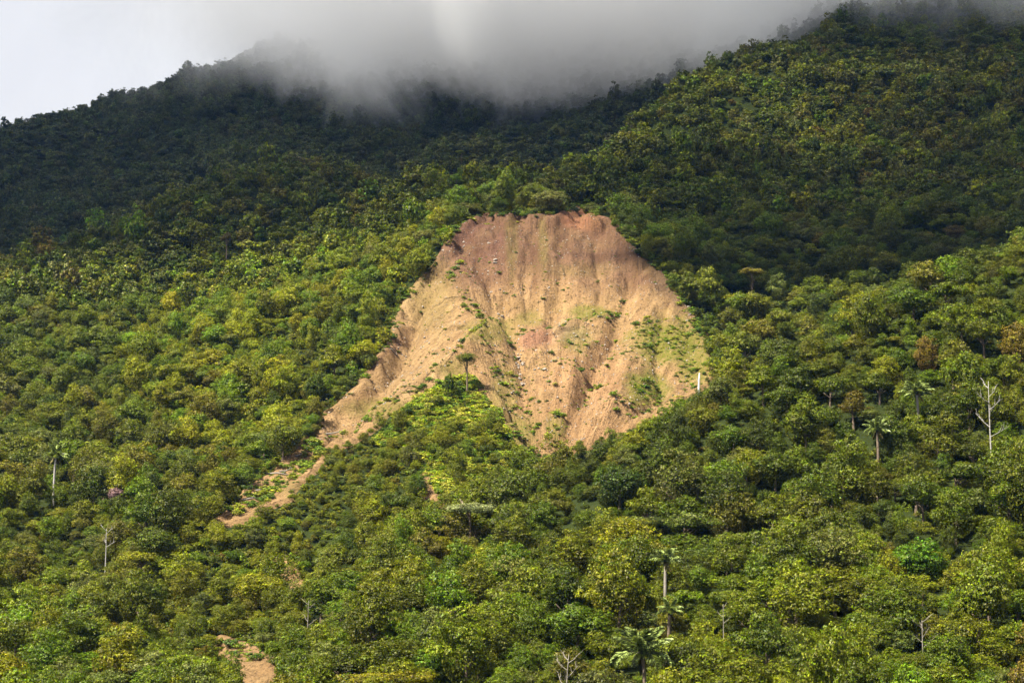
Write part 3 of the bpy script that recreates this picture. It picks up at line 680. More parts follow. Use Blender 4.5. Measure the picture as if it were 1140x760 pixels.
# skyline of the terrain along each bearing, to leave out trees nobody could see
NB, NY = 260, 520
bb = np.linspace(-0.40, 0.40, NB); by = np.linspace(150, 1650, NY)
el = height0(bb[:, None] * by, np.broadcast_to(by, (NB, NY))) / by; cmx = np.maximum.accumulate(el, 1)
def seen(x, y, ztop, slack):
    i = np.clip(np.round((x / y + 0.40) / 0.80 * (NB - 1)).astype(int), 0, NB - 1); j = np.clip(((y - 6 - 150) / 1500 * (NY - 1)).astype(int), 0, NY - 1)
    return (ztop + slack) / y > cmx[i, j]
OCC = np.zeros((1500, 1400), bool)              # 1 m cells already under a crown; x from -700, y from 150
def occ_idx(x, y): return np.clip((y - 150).astype(int), 0, 1499), np.clip((x + 700).astype(int), 0, 1399)
def scatter(sp, rmin, rmax, y0, y1, k, keepf=None, power=1.6, free=False):
    r = np.random.default_rng(900 + k)
    xs = np.arange(-640, 640, sp); ys = np.arange(y0, y1, sp * 0.9); X, Y = np.meshgrid(xs, ys); X[1::2] += sp / 2
    X = (X + r.uniform(-.48, .48, X.shape) * sp).ravel(); Y = (Y + r.uniform(-.48, .48, Y.shape) * sp).ravel()
    f = np.abs(X) < Y * 0.375 + 6; X, Y = X[f], Y[f]
    Rd = (rmin + (rmax - rmin) * r.random(len(X)) ** power) * np.where(Y < 700, 0.86 - 0.10 * sstep(330, 460, Y), 1.0)
    if rmin > 2: Rd = np.where((Y > 400) & (r.random(len(X)) < .08), Rd * 1.5, Rd)
    if not free: Rd = Rd * (1 + 0.42 * np.clip(fbm(X / 17, Y / 17, 3, 160) * 1.6, -1, 1)); Rd = np.minimum(Rd, 4.7)
    Z = height0(X, Y); u, v, dep = project(X, Y, Z)
    i, j = occ_idx(X, Y); f = (~OCC[i, j] | free) & seen(X, Y, Z + 2.2 * Rd, 5.0)
    if keepf is not None: f &= r.random(len(X)) < keepf(u, v, Y)
    # keep crowns off the bare soil, on the ground and in the view of it
    gi = np.clip(((Y - GY0) / GS).round().astype(int), 0, SD.shape[0] - 1); gj = np.clip(((X - GX0) / GS).round().astype(int), 0, SD.shape[1] - 1)
    f &= SD[gi, gj] < -Rd * 0.18
    for s in (0.4, 1.1, 1.9):
        uu, vv, dd_ = project(X, Y, Z + s * Rd)
        for sx in ((-.7, 0, .7) if s > .5 else (0,)): f &= ~(look(MUST, uu + sx * Rd / dd_ * FPX, vv) & (uu > 0) & (uu < W))
        f &= ~(look(MUST, uu, vv) & (uu > 0) & (uu < W))
    pr = Rd / dep * FPX; _, vt, _ = project(X, Y, Z + 2.0 * Rd)
    for (ku, kb, kw, kt, ky) in ([] if free else KEEP):
        f &= ~((np.abs(u - ku) < kw + pr * .75) & (vt < kb) & (v > kt) & (Y < ky + 0.5))
        f &= ~((np.abs(u - ku) < kw * .5) & (np.abs(Y - ky) < 1.5) & (vt < kb))
    X, Y, Z, Rd = X[f], Y[f], Z[f], Rd[f]
    if free: return X, Y, Z, Rd
    order = np.argsort(-Rd)
    ok = np.zeros(len(X), bool)
    for q in order:                                     # crowns may interlock but not swallow each other
        a, b = int(Y[q] - 150), int(X[q] + 700)
        if not (0 <= a < 1500 and 0 <= b < 1400) or OCC[a, b]: continue
        ok[q] = True; w = max(1, int(round(Rd[q] * 0.68)))
        OCC[max(0, a - w):a + w + 1, max(0, b - w):b + w + 1] = True
    return X[ok], Y[ok], Z[ok], Rd[ok]
def dens_big(u, v, y):
    d = np.where(look(SCRUB, u, v), 0.10, 1.0); d = np.where(look(LOW, u, v), 0.0, d); return np.where(look(BRIGHTL, u, v), d * 0.75, d)
def dens_med(u, v, y):
    d = np.where(look(SCRUB, u, v), 0.55, 1.0); return np.where(look(LOW, u, v), 0.10 + 0.5 * (v > 480), d)
big = scatter(4.6, 2.1, 5.0, 190, 720, 1, dens_big)
med = scatter(3.1, 1.45, 2.5, 190, 720, 2, dens_med)
sml = scatter(1.9, 0.75, 1.4, 190, 640, 3, lambda u, v, y: np.where((y < 430) & ~look(SCRUB, u, v) & ~look(LOW, u, v), 0.6, 1.0))
gc = scatter(2.1, 0.65, 1.3, 190, 640, 6, lambda u, v, y: np.where((y < 430) & ~look(SCRUB, u, v) & ~look(LOW, u, v), 0.5, 1.0), 1.6, True)
fb = scatter(5.6, 2.2, 4.2, 720, 1560, 4)
fm = scatter(3.8, 1.4, 2.2, 720, 1560, 5)

def tints_for(x, y, z, r):
    u, v, _ = project(x, y, z); k = len(x)
    g = fbm(x / 22, y / 22, 3, 91); h = fbm(x / 60, y / 60, 2, 95)
    wgt = np.tile(np.array([0.37, 0.12, 0.22, 0.13, 0.08, 0.05, 0.02, 0.008]), (k, 1))
    up = sstep(330, 190, v)[:, None]; wgt = wgt * (1 - up) + up * np.array([0.36, 0.10, 0.09, 0.17, 0.14, 0.13, 0.0, 0.008])
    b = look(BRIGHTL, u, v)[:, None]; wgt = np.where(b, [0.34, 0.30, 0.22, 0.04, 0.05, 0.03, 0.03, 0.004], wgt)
    s = (look(SCRUB, u, v) | look(LOW, u, v))[:, None]; wgt = np.where(s, [0.26, 0.46, 0.12, 0.02, 0.04, 0.06, 0.05, 0.006], wgt)
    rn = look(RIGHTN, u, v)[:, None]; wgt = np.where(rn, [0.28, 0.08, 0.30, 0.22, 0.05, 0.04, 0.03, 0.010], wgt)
    wgt[:, 1] *= np.exp(1.3 * g); wgt[:, 3] *= np.exp(-1.8 * g); wgt[:, 5] *= np.exp(1.5 * h); wgt[:, 2] *= np.exp(-1.0 * h)
    cw = np.cumsum(wgt / wgt.sum(1, keepdims=True), 1); i = (r.random((k, 1)) > cw).sum(1).clip(0, 7)
    mean = TV[0] * 0.7 + TV[1] * 0.3
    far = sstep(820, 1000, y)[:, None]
    TVi = TV[i] * (1 - far) + far * (TV[i] * 0.30 + np.array([0.008, 0.014, 0.012]))  # distant trees: cloud shade and haze blue are put into the leaf tint
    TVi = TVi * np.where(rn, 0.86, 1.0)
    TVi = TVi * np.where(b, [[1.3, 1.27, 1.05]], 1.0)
    return i, (TVi * 0.72 + mean * 0.28) * r.uniform(0.75, 1.25, (k, 1)) * r.uniform(0.94, 1.06, (k, 3))

# --- the 300 trees that show largest: things of their own
r_ = np.random.default_rng(77)
X, Y, Z, Rd = big
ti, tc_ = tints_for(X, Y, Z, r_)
VP = np.array([.17, .2, .13, .035, .14, .06, .12, .06, .085]); vi = r_.choice(len(STYLES), len(X), p=VP / VP.sum()); rot = r_.uniform(0, 6.28, len(X)); hs = r_.uniform(0.75, 1.3, len(X)) + 0.5 * ((r_.random(len(X)) < .2) & (Rd < 3.0))
u, v, dep = project(X, Y, Z + 1.2 * Rd)
inside = (u > 4) & (u < W - 4) & (v < H - 12) & (v > 0)
rank = np.argsort(np.where(inside, -Rd / dep, 0)); NI = 300
ind = rank[:NI]; rest = rank[NI:]
gz = ground(X, Y)
ORD = ['', 'second ', 'third ', 'fourth ', 'fifth ', 'sixth ', 'seventh ', 'eighth ', 'ninth ', 'tenth ']
LMA = np.array([(a, b) for a, b, _ in LM]); taken = {}
meds = np.median(Rd[ind])
for q in sorted(ind, key=lambda q: -Rd[q] / dep[q]):
    tn, sh = TN[ti[q]], STYLES[vi[q]][2]
    d = np.hypot(LMA[:, 0] - u[q], LMA[:, 1] - v[q]); k = int(np.argmin(d)); du, dv = u[q] - LMA[k, 0], v[q] - LMA[k, 1]
    ang = (math.degrees(math.atan2(-dv, du)) + 360) % 360
    way = ['right of', 'above and right of', 'above', 'above and left of', 'left of', 'below and left of', 'below', 'below and right of'][int((ang + 22.5) // 45) % 8]
    sz = 'large' if Rd[q] > meds * 1.12 else ('small' if Rd[q] < meds * 0.9 else 'mid-sized')
    key = (sz, tn, sh, way, k); taken.setdefault(key, []).append((d[k], q))
for (sz, tn, sh, way, k), lst in taken.items():
    lst.sort()
    for n_, (dd, q) in enumerate(lst):
        lab = f'{sz} {tn} {sh} tree {way} {LM[k][2]}' + (f', {ORD[n_]}nearest' if len(lst) > 1 else '')
        root = link('broadleaf_tree', None, label=lab, cat='tree', group='broadleaf trees of the near canopy')
        root.location = (X[q], Y[q], gz[q]); root.rotation_euler = (0, 0, rot[q])
        c = link('crown', CROWN[vi[q]], parent=root); c.scale = (Rd[q], Rd[q], Rd[q] * hs[q]); GS2(c, tc_[q])
        t = link('trunk', TRUNK[vi[q]], parent=root); t.scale = (Rd[q], Rd[q], Rd[q] * hs[q])

# --- the rest of the forest and the undergrowth: masses
LIB = bpy.data.collections.new('plant_library')
def lib(name, mesh):
    o = bpy.data.objects.new(name, mesh); LIB.objects.link(o)
for i, m in enumerate(CROWN): lib('a%02d' % i, m)
for i, m in enumerate(CROWN_FAR): lib('b%02d' % i, m)
for i, m in enumerate(BUSH): lib('c%02d' % i, m)
def tuft_mesh(seed):
    r = np.random.default_rng(seed); c = r.normal(0, .45, (7, 2)); k = 260; w = r.integers(0, 7, k)
    p = np.c_[c[w] + r.normal(0, .22, (k, 2)), np.abs(r.normal(0, .18, k))]; n_ = np.c_[r.normal(0, .8, (k, 2)), np.full(k, .8)]
    return leaf_mesh('tuft', p, n_, 0.13, r, 1.25, (w / 7.0))
TUFT = [tuft_mesh(350 + i) for i in range(4)]
for i, m in enumerate(TUFT): lib('d%02d' % i, m)
NN, NF = len(CROWN), len(CROWN_FAR)
def gn_scatter():
    g = bpy.data.node_groups.new('plant_scatter', 'GeometryNodeTree')
    g.interface.new_socket('Geometry', in_out='INPUT', socket_type='NodeSocketGeometry'); g.interface.new_socket('Geometry', in_out='OUTPUT', socket_type='NodeSocketGeometry')
    N = lambda t: g.nodes.new(t)
    gi, go, ip, ci = N('NodeGroupInput'), N('NodeGroupOutput'), N('GeometryNodeInstanceOnPoints'), N('GeometryNodeCollectionInfo')
    ci.inputs['Collection'].default_value = LIB; ci.inputs['Separate Children'].default_value = True; ci.inputs['Reset Children'].default_value = True
    ip.inputs['Pick Instance'].default_value = True
    def na(name, typ):
        a = N('GeometryNodeInputNamedAttribute'); a.data_type = typ; a.inputs['Name'].default_value = name; return a.outputs['Attribute']
    mp = N('GeometryNodeMeshToPoints')
    g.links.new(gi.outputs[0], mp.inputs[0]); g.links.new(mp.outputs[0], ip.inputs['Points']); g.links.new(ci.outputs[0], ip.inputs['Instance'])
    g.links.new(na('pick', 'INT'), ip.inputs['Instance Index']); g.links.new(na('turn', 'FLOAT_VECTOR'), ip.inputs['Rotation']); g.links.new(na('size', 'FLOAT_VECTOR'), ip.inputs['Scale'])
    g.links.new(ip.outputs[0], go.inputs[0]); return g
GN = gn_scatter()
def mass(name, x, y, z, pick, turn, size, tint, **kw):
    m = bpy.data.meshes.new(name); m.vertices.add(len(x)); m.vertices.foreach_set('co', np.stack([x, y, z], 1).astype(np.float32).ravel())
    a = m.attributes.new('pick', 'INT', 'POINT'); a.data.foreach_set('value', np.asarray(pick, np.int32))
    attr(m, 'turn', turn, 'FLOAT_VECTOR'); attr(m, 'size', size, 'FLOAT_VECTOR'); attr(m, 'tint', np.c_[tint, np.ones(len(x))], 'FLOAT_COLOR'); m.update()
    o = link(name, m, LEAF, kind='stuff', **kw); md = o.modifiers.new('plants', 'NODES'); md.node_group = GN; return o
def pack(parts):
    return [np.concatenate(p) for p in zip(*parts)]
def prep(X, Y, Z, Rd, base, nvar, rr, idx=None):
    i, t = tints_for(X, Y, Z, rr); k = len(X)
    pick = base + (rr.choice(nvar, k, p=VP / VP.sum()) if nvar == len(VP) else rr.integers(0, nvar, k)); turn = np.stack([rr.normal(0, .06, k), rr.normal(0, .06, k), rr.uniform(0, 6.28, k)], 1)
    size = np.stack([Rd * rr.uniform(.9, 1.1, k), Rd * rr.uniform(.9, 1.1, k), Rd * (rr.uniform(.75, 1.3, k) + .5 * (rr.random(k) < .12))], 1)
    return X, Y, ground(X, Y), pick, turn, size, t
rr = np.random.default_rng(78)
parts = []
pb = [np.asarray(a)[rest] for a in big]
near = pb[1] < 560
parts.append(prep(*[a[near] for a in pb], 0, NN, rr)); parts.append(prep(*[a[~near] for a in pb], NN, NF, rr))
mm = med[1] < 420; parts.append(prep(*[a[mm] for a in med], 0, NN, rr)); parts.append(prep(*[a[~mm] for a in med], NN, NF, rr))
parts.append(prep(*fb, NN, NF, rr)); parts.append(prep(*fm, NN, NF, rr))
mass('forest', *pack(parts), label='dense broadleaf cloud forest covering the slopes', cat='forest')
mass('undergrowth', *pack([prep(*sml, NN + NF, len(BUSH), rr), prep(*gc, NN + NF, len(BUSH), rr)]), label='low shrubs and saplings filling gaps between the trees', cat='undergrowth')

# ------------------------------------------------------------------ plants and stones on the landslide
rs = np.random.default_rng(321)
def blob_pts(lst):
    U, V = [], []
    for (u0, v0, ru, rv, k) in lst:
        a = rs.uniform(0, 6.28, k); q = np.sqrt(rs.random(k)); U.append(u0 + ru * q * np.cos(a)); V.append(v0 + rv * q * np.sin(a))
    return np.concatenate(U), np.concatenate(V)
def line_pts(lst):
    U, V = [], []
    for (p, sp, k) in lst:
        p = np.array(p, float); t = rs.random(k) * (len(p) - 1); i = t.astype(int).clip(0, len(p) - 2); f = (t - i)[:, None]
        q = p[i] * (1 - f) + p[i + 1] * f + rs.normal(0, sp, (k, 2)); U.append(q[:, 0]); V.append(q[:, 1])
    return np.concatenate(U), np.concatenate(V)
BLOBS = [(543,362,16,7,26),(530,372,12,5,16),(586,352,8,9,14),(574,362,7,7,10),(655,346,0,0,1),(740,372,36,18,90),(760,392,26,22,70),(722,432,20,16,50),(620,478,10,14,26),(607,505,8,10,14),
         (640,384,18,12,14),(560,410,16,16,40),(566,436,14,18,36),(575,462,14,20,36),(585,488,16,14,40),(655,420,24,20,26),(632,395,24,18,16),(700,405,24,14,14),(545,395,12,10,18),
         (775,420,16,16,50),(700,462,26,9,40),(600,300,90,45,40),(470,360,30,50,26),(510,320,20,30,26),(620,440,40,40,60),(680,370,40,30,30),(310,545,26,10,20),(745,450,14,10,26),(575,490,24,16,40),(278,735,24,20,70),(326,636,12,16,24),(742,378,38,22,120),(720,432,22,18,70),(655,347,34,5,50),(545,366,24,9,50)]
LINES = [([(690,337),(665,344),(640,349),(626,354)], 1.5, 60), ([(626,354),(606,366),(590,372)], 2, 14), ([(500,310),(515,322),(530,338),(548,352)], 2.5, 26), ([(372,492),(400,474),(430,462),(460,445),(478,432)], 2.5, 90),
         ([(478,424),(500,412),(520,396),(545,375)], 2.5, 44), ([(395,468),(420,455),(448,436),(470,424)], 2, 50), ([(552,330),(560,352),(566,372),(574,390)], 1.5, 22), ([(578,412),(586,440),(596,470),(606,500)], 2.5, 34),
         ([(700,300),(690,330),(676,352)], 2, 14), ([(350,505),(340,520),(325,535),(300,552),(270,565)], 5, 70), ([(362,508),(348,522),(332,538),(300,562),(262,582)], 2.5, 80), ([(335,492),(318,512),(290,534),(272,548),(245,576)], 3, 70), ([(345,500),(352,508)], 5, 30), ([(760,340),(775,365),(786,390)], 4, 30), ([(690,262),(720,290),(748,320),(775,360),(790,400)], 3, 130), ([(505,262),(520,246),(560,240),(600,241),(640,235),(680,245)], 3, 150),
         ([(500,270),(470,310),(440,355),(428,390),(380,445)], 3, 110)]
U1, V1 = blob_pts(BLOBS); U2, V2 = line_pts(LINES); U = np.r_[U1, U2]; V = np.r_[V1, V2]
# sparse single tufts over the whole scar
k = 420; Ua = rs.uniform(345, 795, k * 4); Va = rs.uniform(236, 515, k * 4); f = poly_sd(Ua, Va, SCAR_PX) > 3; U = np.r_[U, Ua[f][:k]]; V = np.r_[V, Va[f][:k]]
xw, yw = hit(U, V, -2.0); zw = ground(xw, yw)
sr = np.r_[rs.gamma(1.5, 0.20, len(U1)) + .16, rs.gamma(1.5, 0.22, len(U2)) + .18, rs.gamma(2, .07, len(U) - len(U1) - len(U2)) + .12].clip(.12, 1.25)
sr = np.where(poly_sd(U, V, TAIL_PX) > -6, sr * 1.5, sr).clip(.12, 1.25)
GT = np.array([(0.13, 0.165, 0.024), (0.18, 0.185, 0.028), (0.085, 0.12, 0.02), (0.21, 0.19, 0.04), (0.06, 0.085, 0.018)]) * 1.05
tt_ = GT[rs.choice(5, len(U), p=[.34, .24, .2, .1, .12])] * rs.uniform(.8, 1.2, (len(U), 1))
# the biggest shrubs stand alone
NSH = 60
o_ = np.argsort(-sr)[:NSH]; rest_ = np.argsort(-sr)[NSH:]
SLM = [(580, 395, 'the central gully'), (655, 346, 'the green ledge'), (740, 378, 'the grassy right fan'), (722, 432, 'the lower right grass patch'), (545, 365, 'the rib top'), (420, 462, 'the lower left rill'), (615, 485, 'the landslide foot'), (515, 405, 'the lone tree on the spur'), (600, 250, 'the headwall rim'), (470, 320, 'the tan left flank'), (778, 425, 'the white snag'), (300, 550, 'the debris tongue')]
tk = {}
for q in o_:
    d = [math.hypot(a - U[q], b - V[q]) for a, b, _ in SLM]; k = int(np.argmin(d)); du, dv = U[q] - SLM[k][0], V[q] - SLM[k][1]
    ang = (math.degrees(math.atan2(-dv, du)) + 360) % 360; way = ['right of', 'above', 'left of', 'below'][int((ang + 45) // 90) % 4]
    tk.setdefault((way, k), []).append((d[k], q))
for (way, k), lst in tk.items():
    lst.sort()
    for n_, (dd, q) in enumerate(lst):
        num = (ORD[n_] + 'nearest ') if n_ < len(ORD) else f'{n_ + 1}th nearest '
        s = link('shrub', None, label=f'{num}green shrub on bare soil {way} {SLM[k][2]}', cat='shrub', group='shrubs growing on the landslide')
        s.location = (xw[q], yw[q], zw[q] - .05); s.rotation_euler = (0, 0, q)
        c = link('foliage', BUSH[q % 4], parent=s); c.scale = (sr[q] * 1.1, sr[q] * 1.1, sr[q]); GS2(c, tt_[q])
def massprep(x, y, z, sz, tint, base=NN + NF, nv=len(BUSH) + len(TUFT)):
    k = len(x); return x, y, z, base + rs.integers(0, nv, k), np.stack([np.zeros(k), np.zeros(k), rs.uniform(0, 6.28, k)], 1), np.stack([sz * 1.15, sz * 1.15, sz * rs.uniform(.7, 1.1, k)], 1), tint
mass('scrub', *massprep(xw[rest_], yw[rest_], zw[rest_] - .05, sr[rest_], tt_[rest_]), label='green tufts and small shrubs sprinkled over the bare landslide', cat='scrub')
# bushes crowding and overhanging the rim
ur, vr = line_pts([([(360,456),(402,420),(432,372),(440,348),(470,304),(500,260)], 2.0, 70), ([(500,260),(512,248),(540,235),(575,237),(605,236),(632,232)], 2.2, 90), ([(632,232),(648,228),(660,237),(684,243)], 1.8, 34), ([(684,243),(714,280),(745,310),(774,352),(794,400)], 2.2, 90)])
xo, yo = hit(ur, vr, 0.0); zo = bil(HG, xo, yo); so = 0.5 + rs.gamma(2.0, .33, len(xo)).clip(0, 1.5)
mass('rim_scrub', *massprep(xo, yo, zo - .5 * so, so, GT[rs.choice(5, len(xo), p=[.3, .15, .3, .05, .2])] * rs.uniform(.55, 1.0, (len(xo), 1)), NN + NF, len(BUSH)), label='bushes crowding the upper rim of the landslide', cat='scrub')
# dense low cover on the green spur
k = 5200; Us = rs.uniform(415, 610, k); Vs = rs.uniform(410, 575, k); f = (poly_sd(Us, Vs, SPUR) > -3); Us, Vs = Us[f], Vs[f]
xs_, ys_ = hit(Us, Vs, 0.3); zs_ = ground(xs_, ys_)
g = fbm(xs_ / 6, ys_ / 6, 3, 130); ss = (0.55 + 0.35 * g + rs.gamma(2, .16, len(xs_))).clip(.3, 1.5)
ts = 1.25 * GT[np.where(g + rs.normal(0, .25, len(g)) > 0, rs.choice([0, 1, 3], len(g)), rs.choice([0, 2, 4, 1], len(g)))] * rs.uniform(.8, 1.2, (len(g), 1))
mass('spur_scrub', *massprep(xs_, ys_, zs_, ss, ts), label='bright green low scrub covering the spur in front of the landslide', cat='scrub')

# stones: pale boulders lying in the gully and below the rim
def rock_mesh(seed):
    r = np.random.default_rng(seed)
    import bmesh
    bm = bmesh.new(); bmesh.ops.create_icosphere(bm, subdivisions=2, radius=1)
    pl = rdir(r, 9); of = r.uniform(.55, .9, 9)
    for vtx in bm.verts:
        p = np.array(vtx.co)
        for nrm, q in zip(pl, of):
            s = p @ nrm
            if s > q: p = p - nrm * (s - q)
        vtx.co = p * np.array([1.2, .9, .75])
    m = bpy.data.meshes.new('boulder'); bm.to_mesh(m); bm.free(); m.materials.append(ROCK); return m
RK = [rock_mesh(800 + i) for i in range(5)]
ub, vb = line_pts([([(577,384),(580,395),(579,412),(583,420)], 2.2, 16), ([(560,300),(556,330)], 2, 3), ([(528,250),(545,262),(552,290),(545,300)], 4, 9), ([(590,400),(605,418)], 3, 3), ([(640,370),(632,385)], 4, 4), ([(765,345),(772,360)], 5, 5)])
xb, yb = hit(ub, vb, -2.0); zb = ground(xb, yb)
places = ['in the central gully', 'near the upper left gully', 'below the left end of the headwall', 'beside the lower gully bend', 'under the green ledge', 'below the right rim']
cnt = [16, 3, 9, 3, 4, 5]; k = 0
ORB = ['topmost', 'second', 'third', 'fourth', 'fifth', 'sixth', 'seventh', 'eighth', 'ninth', 'tenth', 'eleventh', 'twelfth', 'thirteenth', 'fourteenth', 'fifteenth', 'lowest']
for pl_, c_ in zip(places, cnt):
    for j, q in enumerate(k + np.argsort(vb[k:k + c_])):
        nm = 'lowest' if j == c_ - 1 else ('topmost' if j == 0 else ORB[j] + ' from top')
        o = link('boulder', RK[q % 5], label=f'pale angular boulder {pl_}, {nm}', cat='boulder', group=f'boulders {pl_}')
        s = rs.uniform(.25, .65); o.location = (xb[q], yb[q], zb[q] + s * .2); o.scale = (s, s, s); o.rotation_euler = (rs.uniform(-.4, .4), rs.uniform(-.4, .4), rs.uniform(0, 6))
    k += c_
# fallen trunks on the debris tongue and along the foot of the left edge
LOGS = [(318,528,.5,'beside the gap in the debris tongue'),(309,532,-.4,'crossing the upper debris tongue'),(296,548,.2,'on the middle of the debris tongue'),(277,562,.7,'near the lower end of the debris tongue'),(336,508,1.1,'at the upper end of the debris tongue'),
        (372,482,.6,'on the lower left corner of the scar'),(408,444,.9,'under the left forest edge of the scar'),(436,388,.8,'below the left forest edge, halfway up'),(640,492,-.3,'at the landslide foot'),(612,498,.3,'in the gully mouth at the foot')]
for k, (lu, lv_, la, lp) in enumerate(LOGS):
    lx, ly = hit(lu, lv_, -1.0); ln = 1.6 + (k * 37 % 10) * .16; dx_, dy_ = math.cos(la) * ln, math.sin(la) * ln * .6
    ex, ey = np.array([lx[0] - dx_, lx[0], lx[0] + dx_]), np.array([ly[0] - dy_, ly[0], ly[0] + dy_]); ez = ground(ex, ey) + .18
    m = tubes('log', [([(ex[i] - lx[0], ey[i] - ly[0], ez[i] - ez[1]) for i in range(3)], [.2, .17, .11])] + [([(dx_ * .5, dy_ * .5, (ez[2] - ez[1]) * .5), (dx_ * .6 + .2, dy_ * .5, (ez[2] - ez[1]) * .5 + .7)], [.08, .03])], BARK_PALE, 6)
    o = link('fallen_trunk', m, label='pale fallen trunk ' + lp, cat='log', group='fallen trunks on the landslide'); o.location = (lx[0], ly[0], ez[1])
# small rubble over the scar: one mass
k = 5000; Ua = rs.uniform(345, 795, k * 3); Va = rs.uniform(236, 515, k * 3); f = poly_sd(Ua, Va, SCAR_PX) > 3; Ua, Va = Ua[f][:k], Va[f][:k]
xr, yr = hit(Ua, Va, -2.0); zr = ground(xr, yr); V_, F_ = [], []
tet = np.array([[1, 0, -.4], [-.5, .87, -.4], [-.5, -.87, -.4], [.1, 0, .7], [-.4, .2, .5]])
fc = np.array([[0, 1, 3], [1, 4, 3], [1, 2, 4], [2, 0, 3], [2, 3, 4], [0, 2, 1]])
sz = (rs.gamma(1.6, .07, len(xr)) + .05).clip(.05, .5); an = rs.uniform(0, 6.28, len(xr))
P = tet[None] * sz[:, None, None] * rs.uniform(.6, 1.4, (len(xr), 5, 3)); ca, sa = np.cos(an)[:, None], np.sin(an)[:, None]
P = np.stack([P[..., 0] * ca - P[..., 1] * sa + xr[:, None], P[..., 0] * sa + P[..., 1] * ca + yr[:, None], P[..., 2] + zr[:, None] + sz[:, None] * .1], -1)
F_ = (fc[None] + 5 * np.arange(len(xr))[:, None, None]).reshape(-1, 3)
link('rubble', mesh_from('rubble', P.reshape(-1, 3), F_), ROCK, kind='stuff', label='small stones strewn over the bare landslide slope', cat='rubble')

# ------------------------------------------------------------------ air, mist and cloud
def box(name, a, b):
    v = [(x, y, z) for x in (a[0], b[0]) for y in (a[1], b[1]) for z in (a[2], b[2])]
    return mesh_from(name, v, [(0, 1, 3, 2), (4, 6, 7, 5), (0, 4, 5, 1), (2, 3, 7, 6), (0, 2, 6, 4), (1, 5, 7, 3)])
def vol_mat(name, col, dens, aniso=0.0):
    M = NT(name); p = M.n('ShaderNodeVolumePrincipled'); p.inputs['Color'].default_value = (*col, 1); p.inputs['Anisotropy'].default_value = aniso
    if isinstance(dens, float): p.inputs['Density'].default_value = dens
    M.l(p.outputs[0], M.out.inputs['Volume']); return M, p
HAZE = True
if HAZE:
    M, p = vol_mat('haze', (0.13, 0.36, 1.0), 0.000019)
    link('haze', box('haze', (-960, -70, -60), (960, 2010, 610)), M.m, kind='stuff', label='thin bluish air between the camera and the far mountain', cat='haze')
# mist bank caught on the upper mountain
M, p = vol_mat('mist', (1.0, 1.0, 1.0), None, 0.0)
g = M.n('ShaderNodeNewGeometry'); sep = M.n('ShaderNodeSeparateXYZ'); M.l(g.outputs['Position'], sep.inputs[0])
X_, Y_, Z_ = sep.outputs
mp = M.n('ShaderNodeMapping'); mp.inputs['Scale'].default_value = (1.0, 0.7, 0.55); M.l(g.outputs['Position'], mp.inputs['Vector'])
n1 = M.noise(0.011, 5, mp.outputs[0], 0.66, 0.6)
def ramp01(val, lo, hi):
    nd = M.n('ShaderNodeMapRange', interpolation_type='SMOOTHSTEP'); M.l(val, nd.inputs['Value']); nd.inputs['From Min'].default_value = lo; nd.inputs['From Max'].default_value = hi; return nd.outputs[0]
zr_ = M.math('ADD', M.math('ADD', Z_, M.math('MULTIPLY', X_, 0.16)), M.math('MULTIPLY', M.math('SUBTRACT', n1, 0.5), 230.0))
hgt = ramp01(zr_, 314.0, 376.0)
xl = M.math('ADD', X_, M.math('MULTIPLY', M.math('SUBTRACT', n1, 0.5), 220.0)); left = ramp01(xl, -330.0, -40.0)
front = ramp01(Y_, 785.0, 870.0)
topf = M.math('SUBTRACT', 1.0, ramp01(M.math('SUBTRACT', Z_, M.math('MULTIPLY', M.math('SUBTRACT', Y_, 1100.0), 0.25)), 385.0, 470.0))
d = M.math('MULTIPLY', M.math('MULTIPLY', hgt, left), M.math('MULTIPLY', front, topf))
M.l(M.math('MULTIPLY', d, 0.015), p.inputs['Density'])
link('mist', box('mist', (-460, 782, 255), (620, 1500, 560)), M.m, kind='stuff', label='grey mist bank hiding the mountain top', cat='mist')

# cloud overhead that keeps the upper slopes in shade: a closed sheet of varying thickness
CM, _ = vol_mat('cloud', (0.98, 0.98, 0.98), 0.03, 0.4)
CZ = 780.0
gx = np.arange(-900, 700, 9.0); gy = np.arange(200, 1750, 9.0); CX, CY_ = np.meshgrid(gx, gy)
t_ = np.full(CX.shape, (CZ - 150) / TOSUN.z)
for _ in range(12):
    hx, hy = CX - TOSUN.x * t_, CY_ - TOSUN.y * t_; t_ = 0.5 * t_ + 0.5 * (CZ - height0(hx, hy)) / TOSUN.z
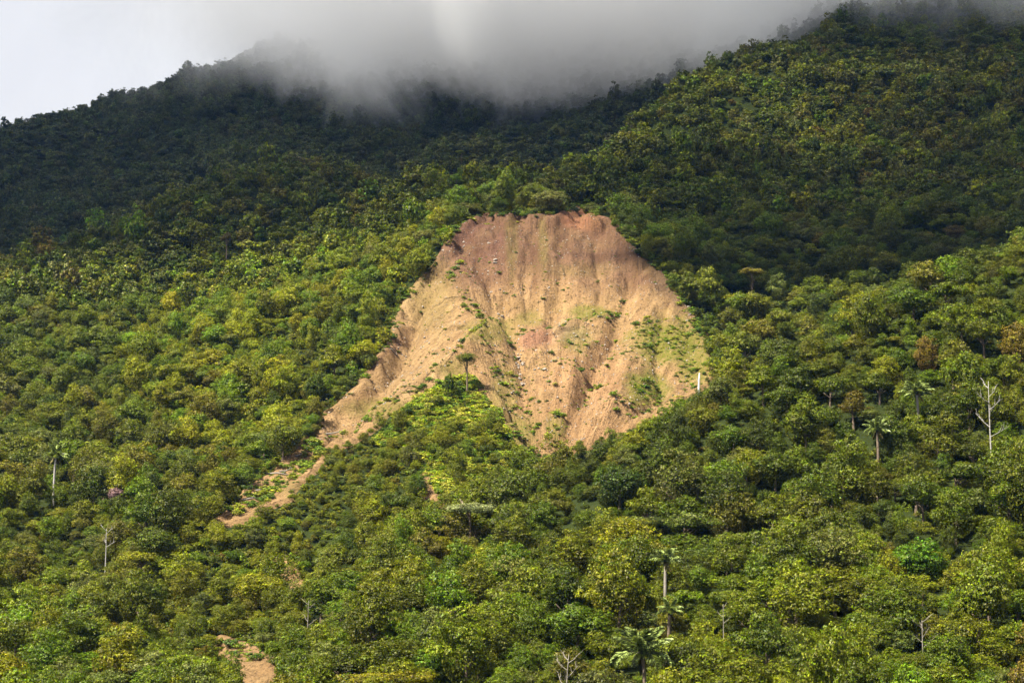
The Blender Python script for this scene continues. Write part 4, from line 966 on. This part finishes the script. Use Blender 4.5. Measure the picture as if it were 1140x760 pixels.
# optical depth wanted over each stretch of ground (x, y, half widths, depth)
PUFF = [(-400, 1120, 270, 300, 4.0), (-100, 855, 300, 140, 3.8), (150, 870, 200, 105, 3.6), (-190, 725, 230, 125, 2.8), (-40, 695, 105, 90, 2.6), (150, 700, 150, 190, 1.0), (-60, 1330, 600, 300, 3.2), (230, 1090, 190, 210, 3.9), (-30, 1190, 320, 250, 3.1), (-420, 760, 180, 120, 2.6),
        (110, 575, 82, 92, 2.8), (72, 498, 48, 50, 2.6), (205, 560, 95, 95, 2.7), (240, 700, 110, 90, 2.6), (60, 670, 55, 60, 1.9), (260, 860, 150, 110, 2.4), (160, 850, 70, 60, 2.0), (5, 590, 60, 38, 1.3), (10, 530, 46, 34, .2)]
TAU = np.zeros(CX.shape)
wn_ = fbm(hx / 70, hy / 70, 4, 150); wx_, wy_ = 35 * fbm(hx / 90, hy / 90, 3, 151), 35 * fbm(hx / 90, hy / 90, 3, 152)
for (px_, py_, rx, ry, dd) in PUFF:
    q = np.hypot((hx + .6 * wx_ - px_) / rx, (hy + .6 * wy_ - py_) / ry); TAU = np.maximum(TAU, dd * sstep(1.15, .45, q))
TAU = TAU * np.where(hy > 1000, np.clip(1 + .35 * wn_, .7, 1.3), np.clip(1 + .75 * wn_, .3, 1.7))
TH = TAU / 0.03 * TOSUN.z
top = CZ + TH * .65 * (1 + .2 * fbm(CX / 40, CY_ / 40, 3, 155)); bot = CZ - TH * .35
nr_, nc_ = CX.shape; gf = grid_faces(nr_, nc_); gf = gf[(TH.ravel()[gf] > .8).any(1)]
TH0 = np.where(TH > .8, 1, 0); top = np.where(TH0, top, CZ); bot = np.where(TH0, bot, CZ)
Vc = np.concatenate([np.stack([CX, CY_, top], -1).reshape(-1, 3), np.stack([CX, CY_, bot], -1).reshape(-1, 3)]); Fc = np.concatenate([gf, gf[:, ::-1] + nr_ * nc_])
# weld the rim so the sheet is closed
same = np.abs(top - bot).ravel() < 1e-6; mp_ = np.arange(len(Vc)); mp_[nr_ * nc_:][same] = np.arange(nr_ * nc_)[same]; Fc = mp_[Fc]
us = np.unique(Fc); rm = np.full(len(Vc), -1); rm[us] = np.arange(len(us))
link('cloud', mesh_from('cloud', Vc[us], rm[Fc], True), CM.m, kind='stuff', label='broad cloud sheet over the mountain, above the picture', cat='cloud')
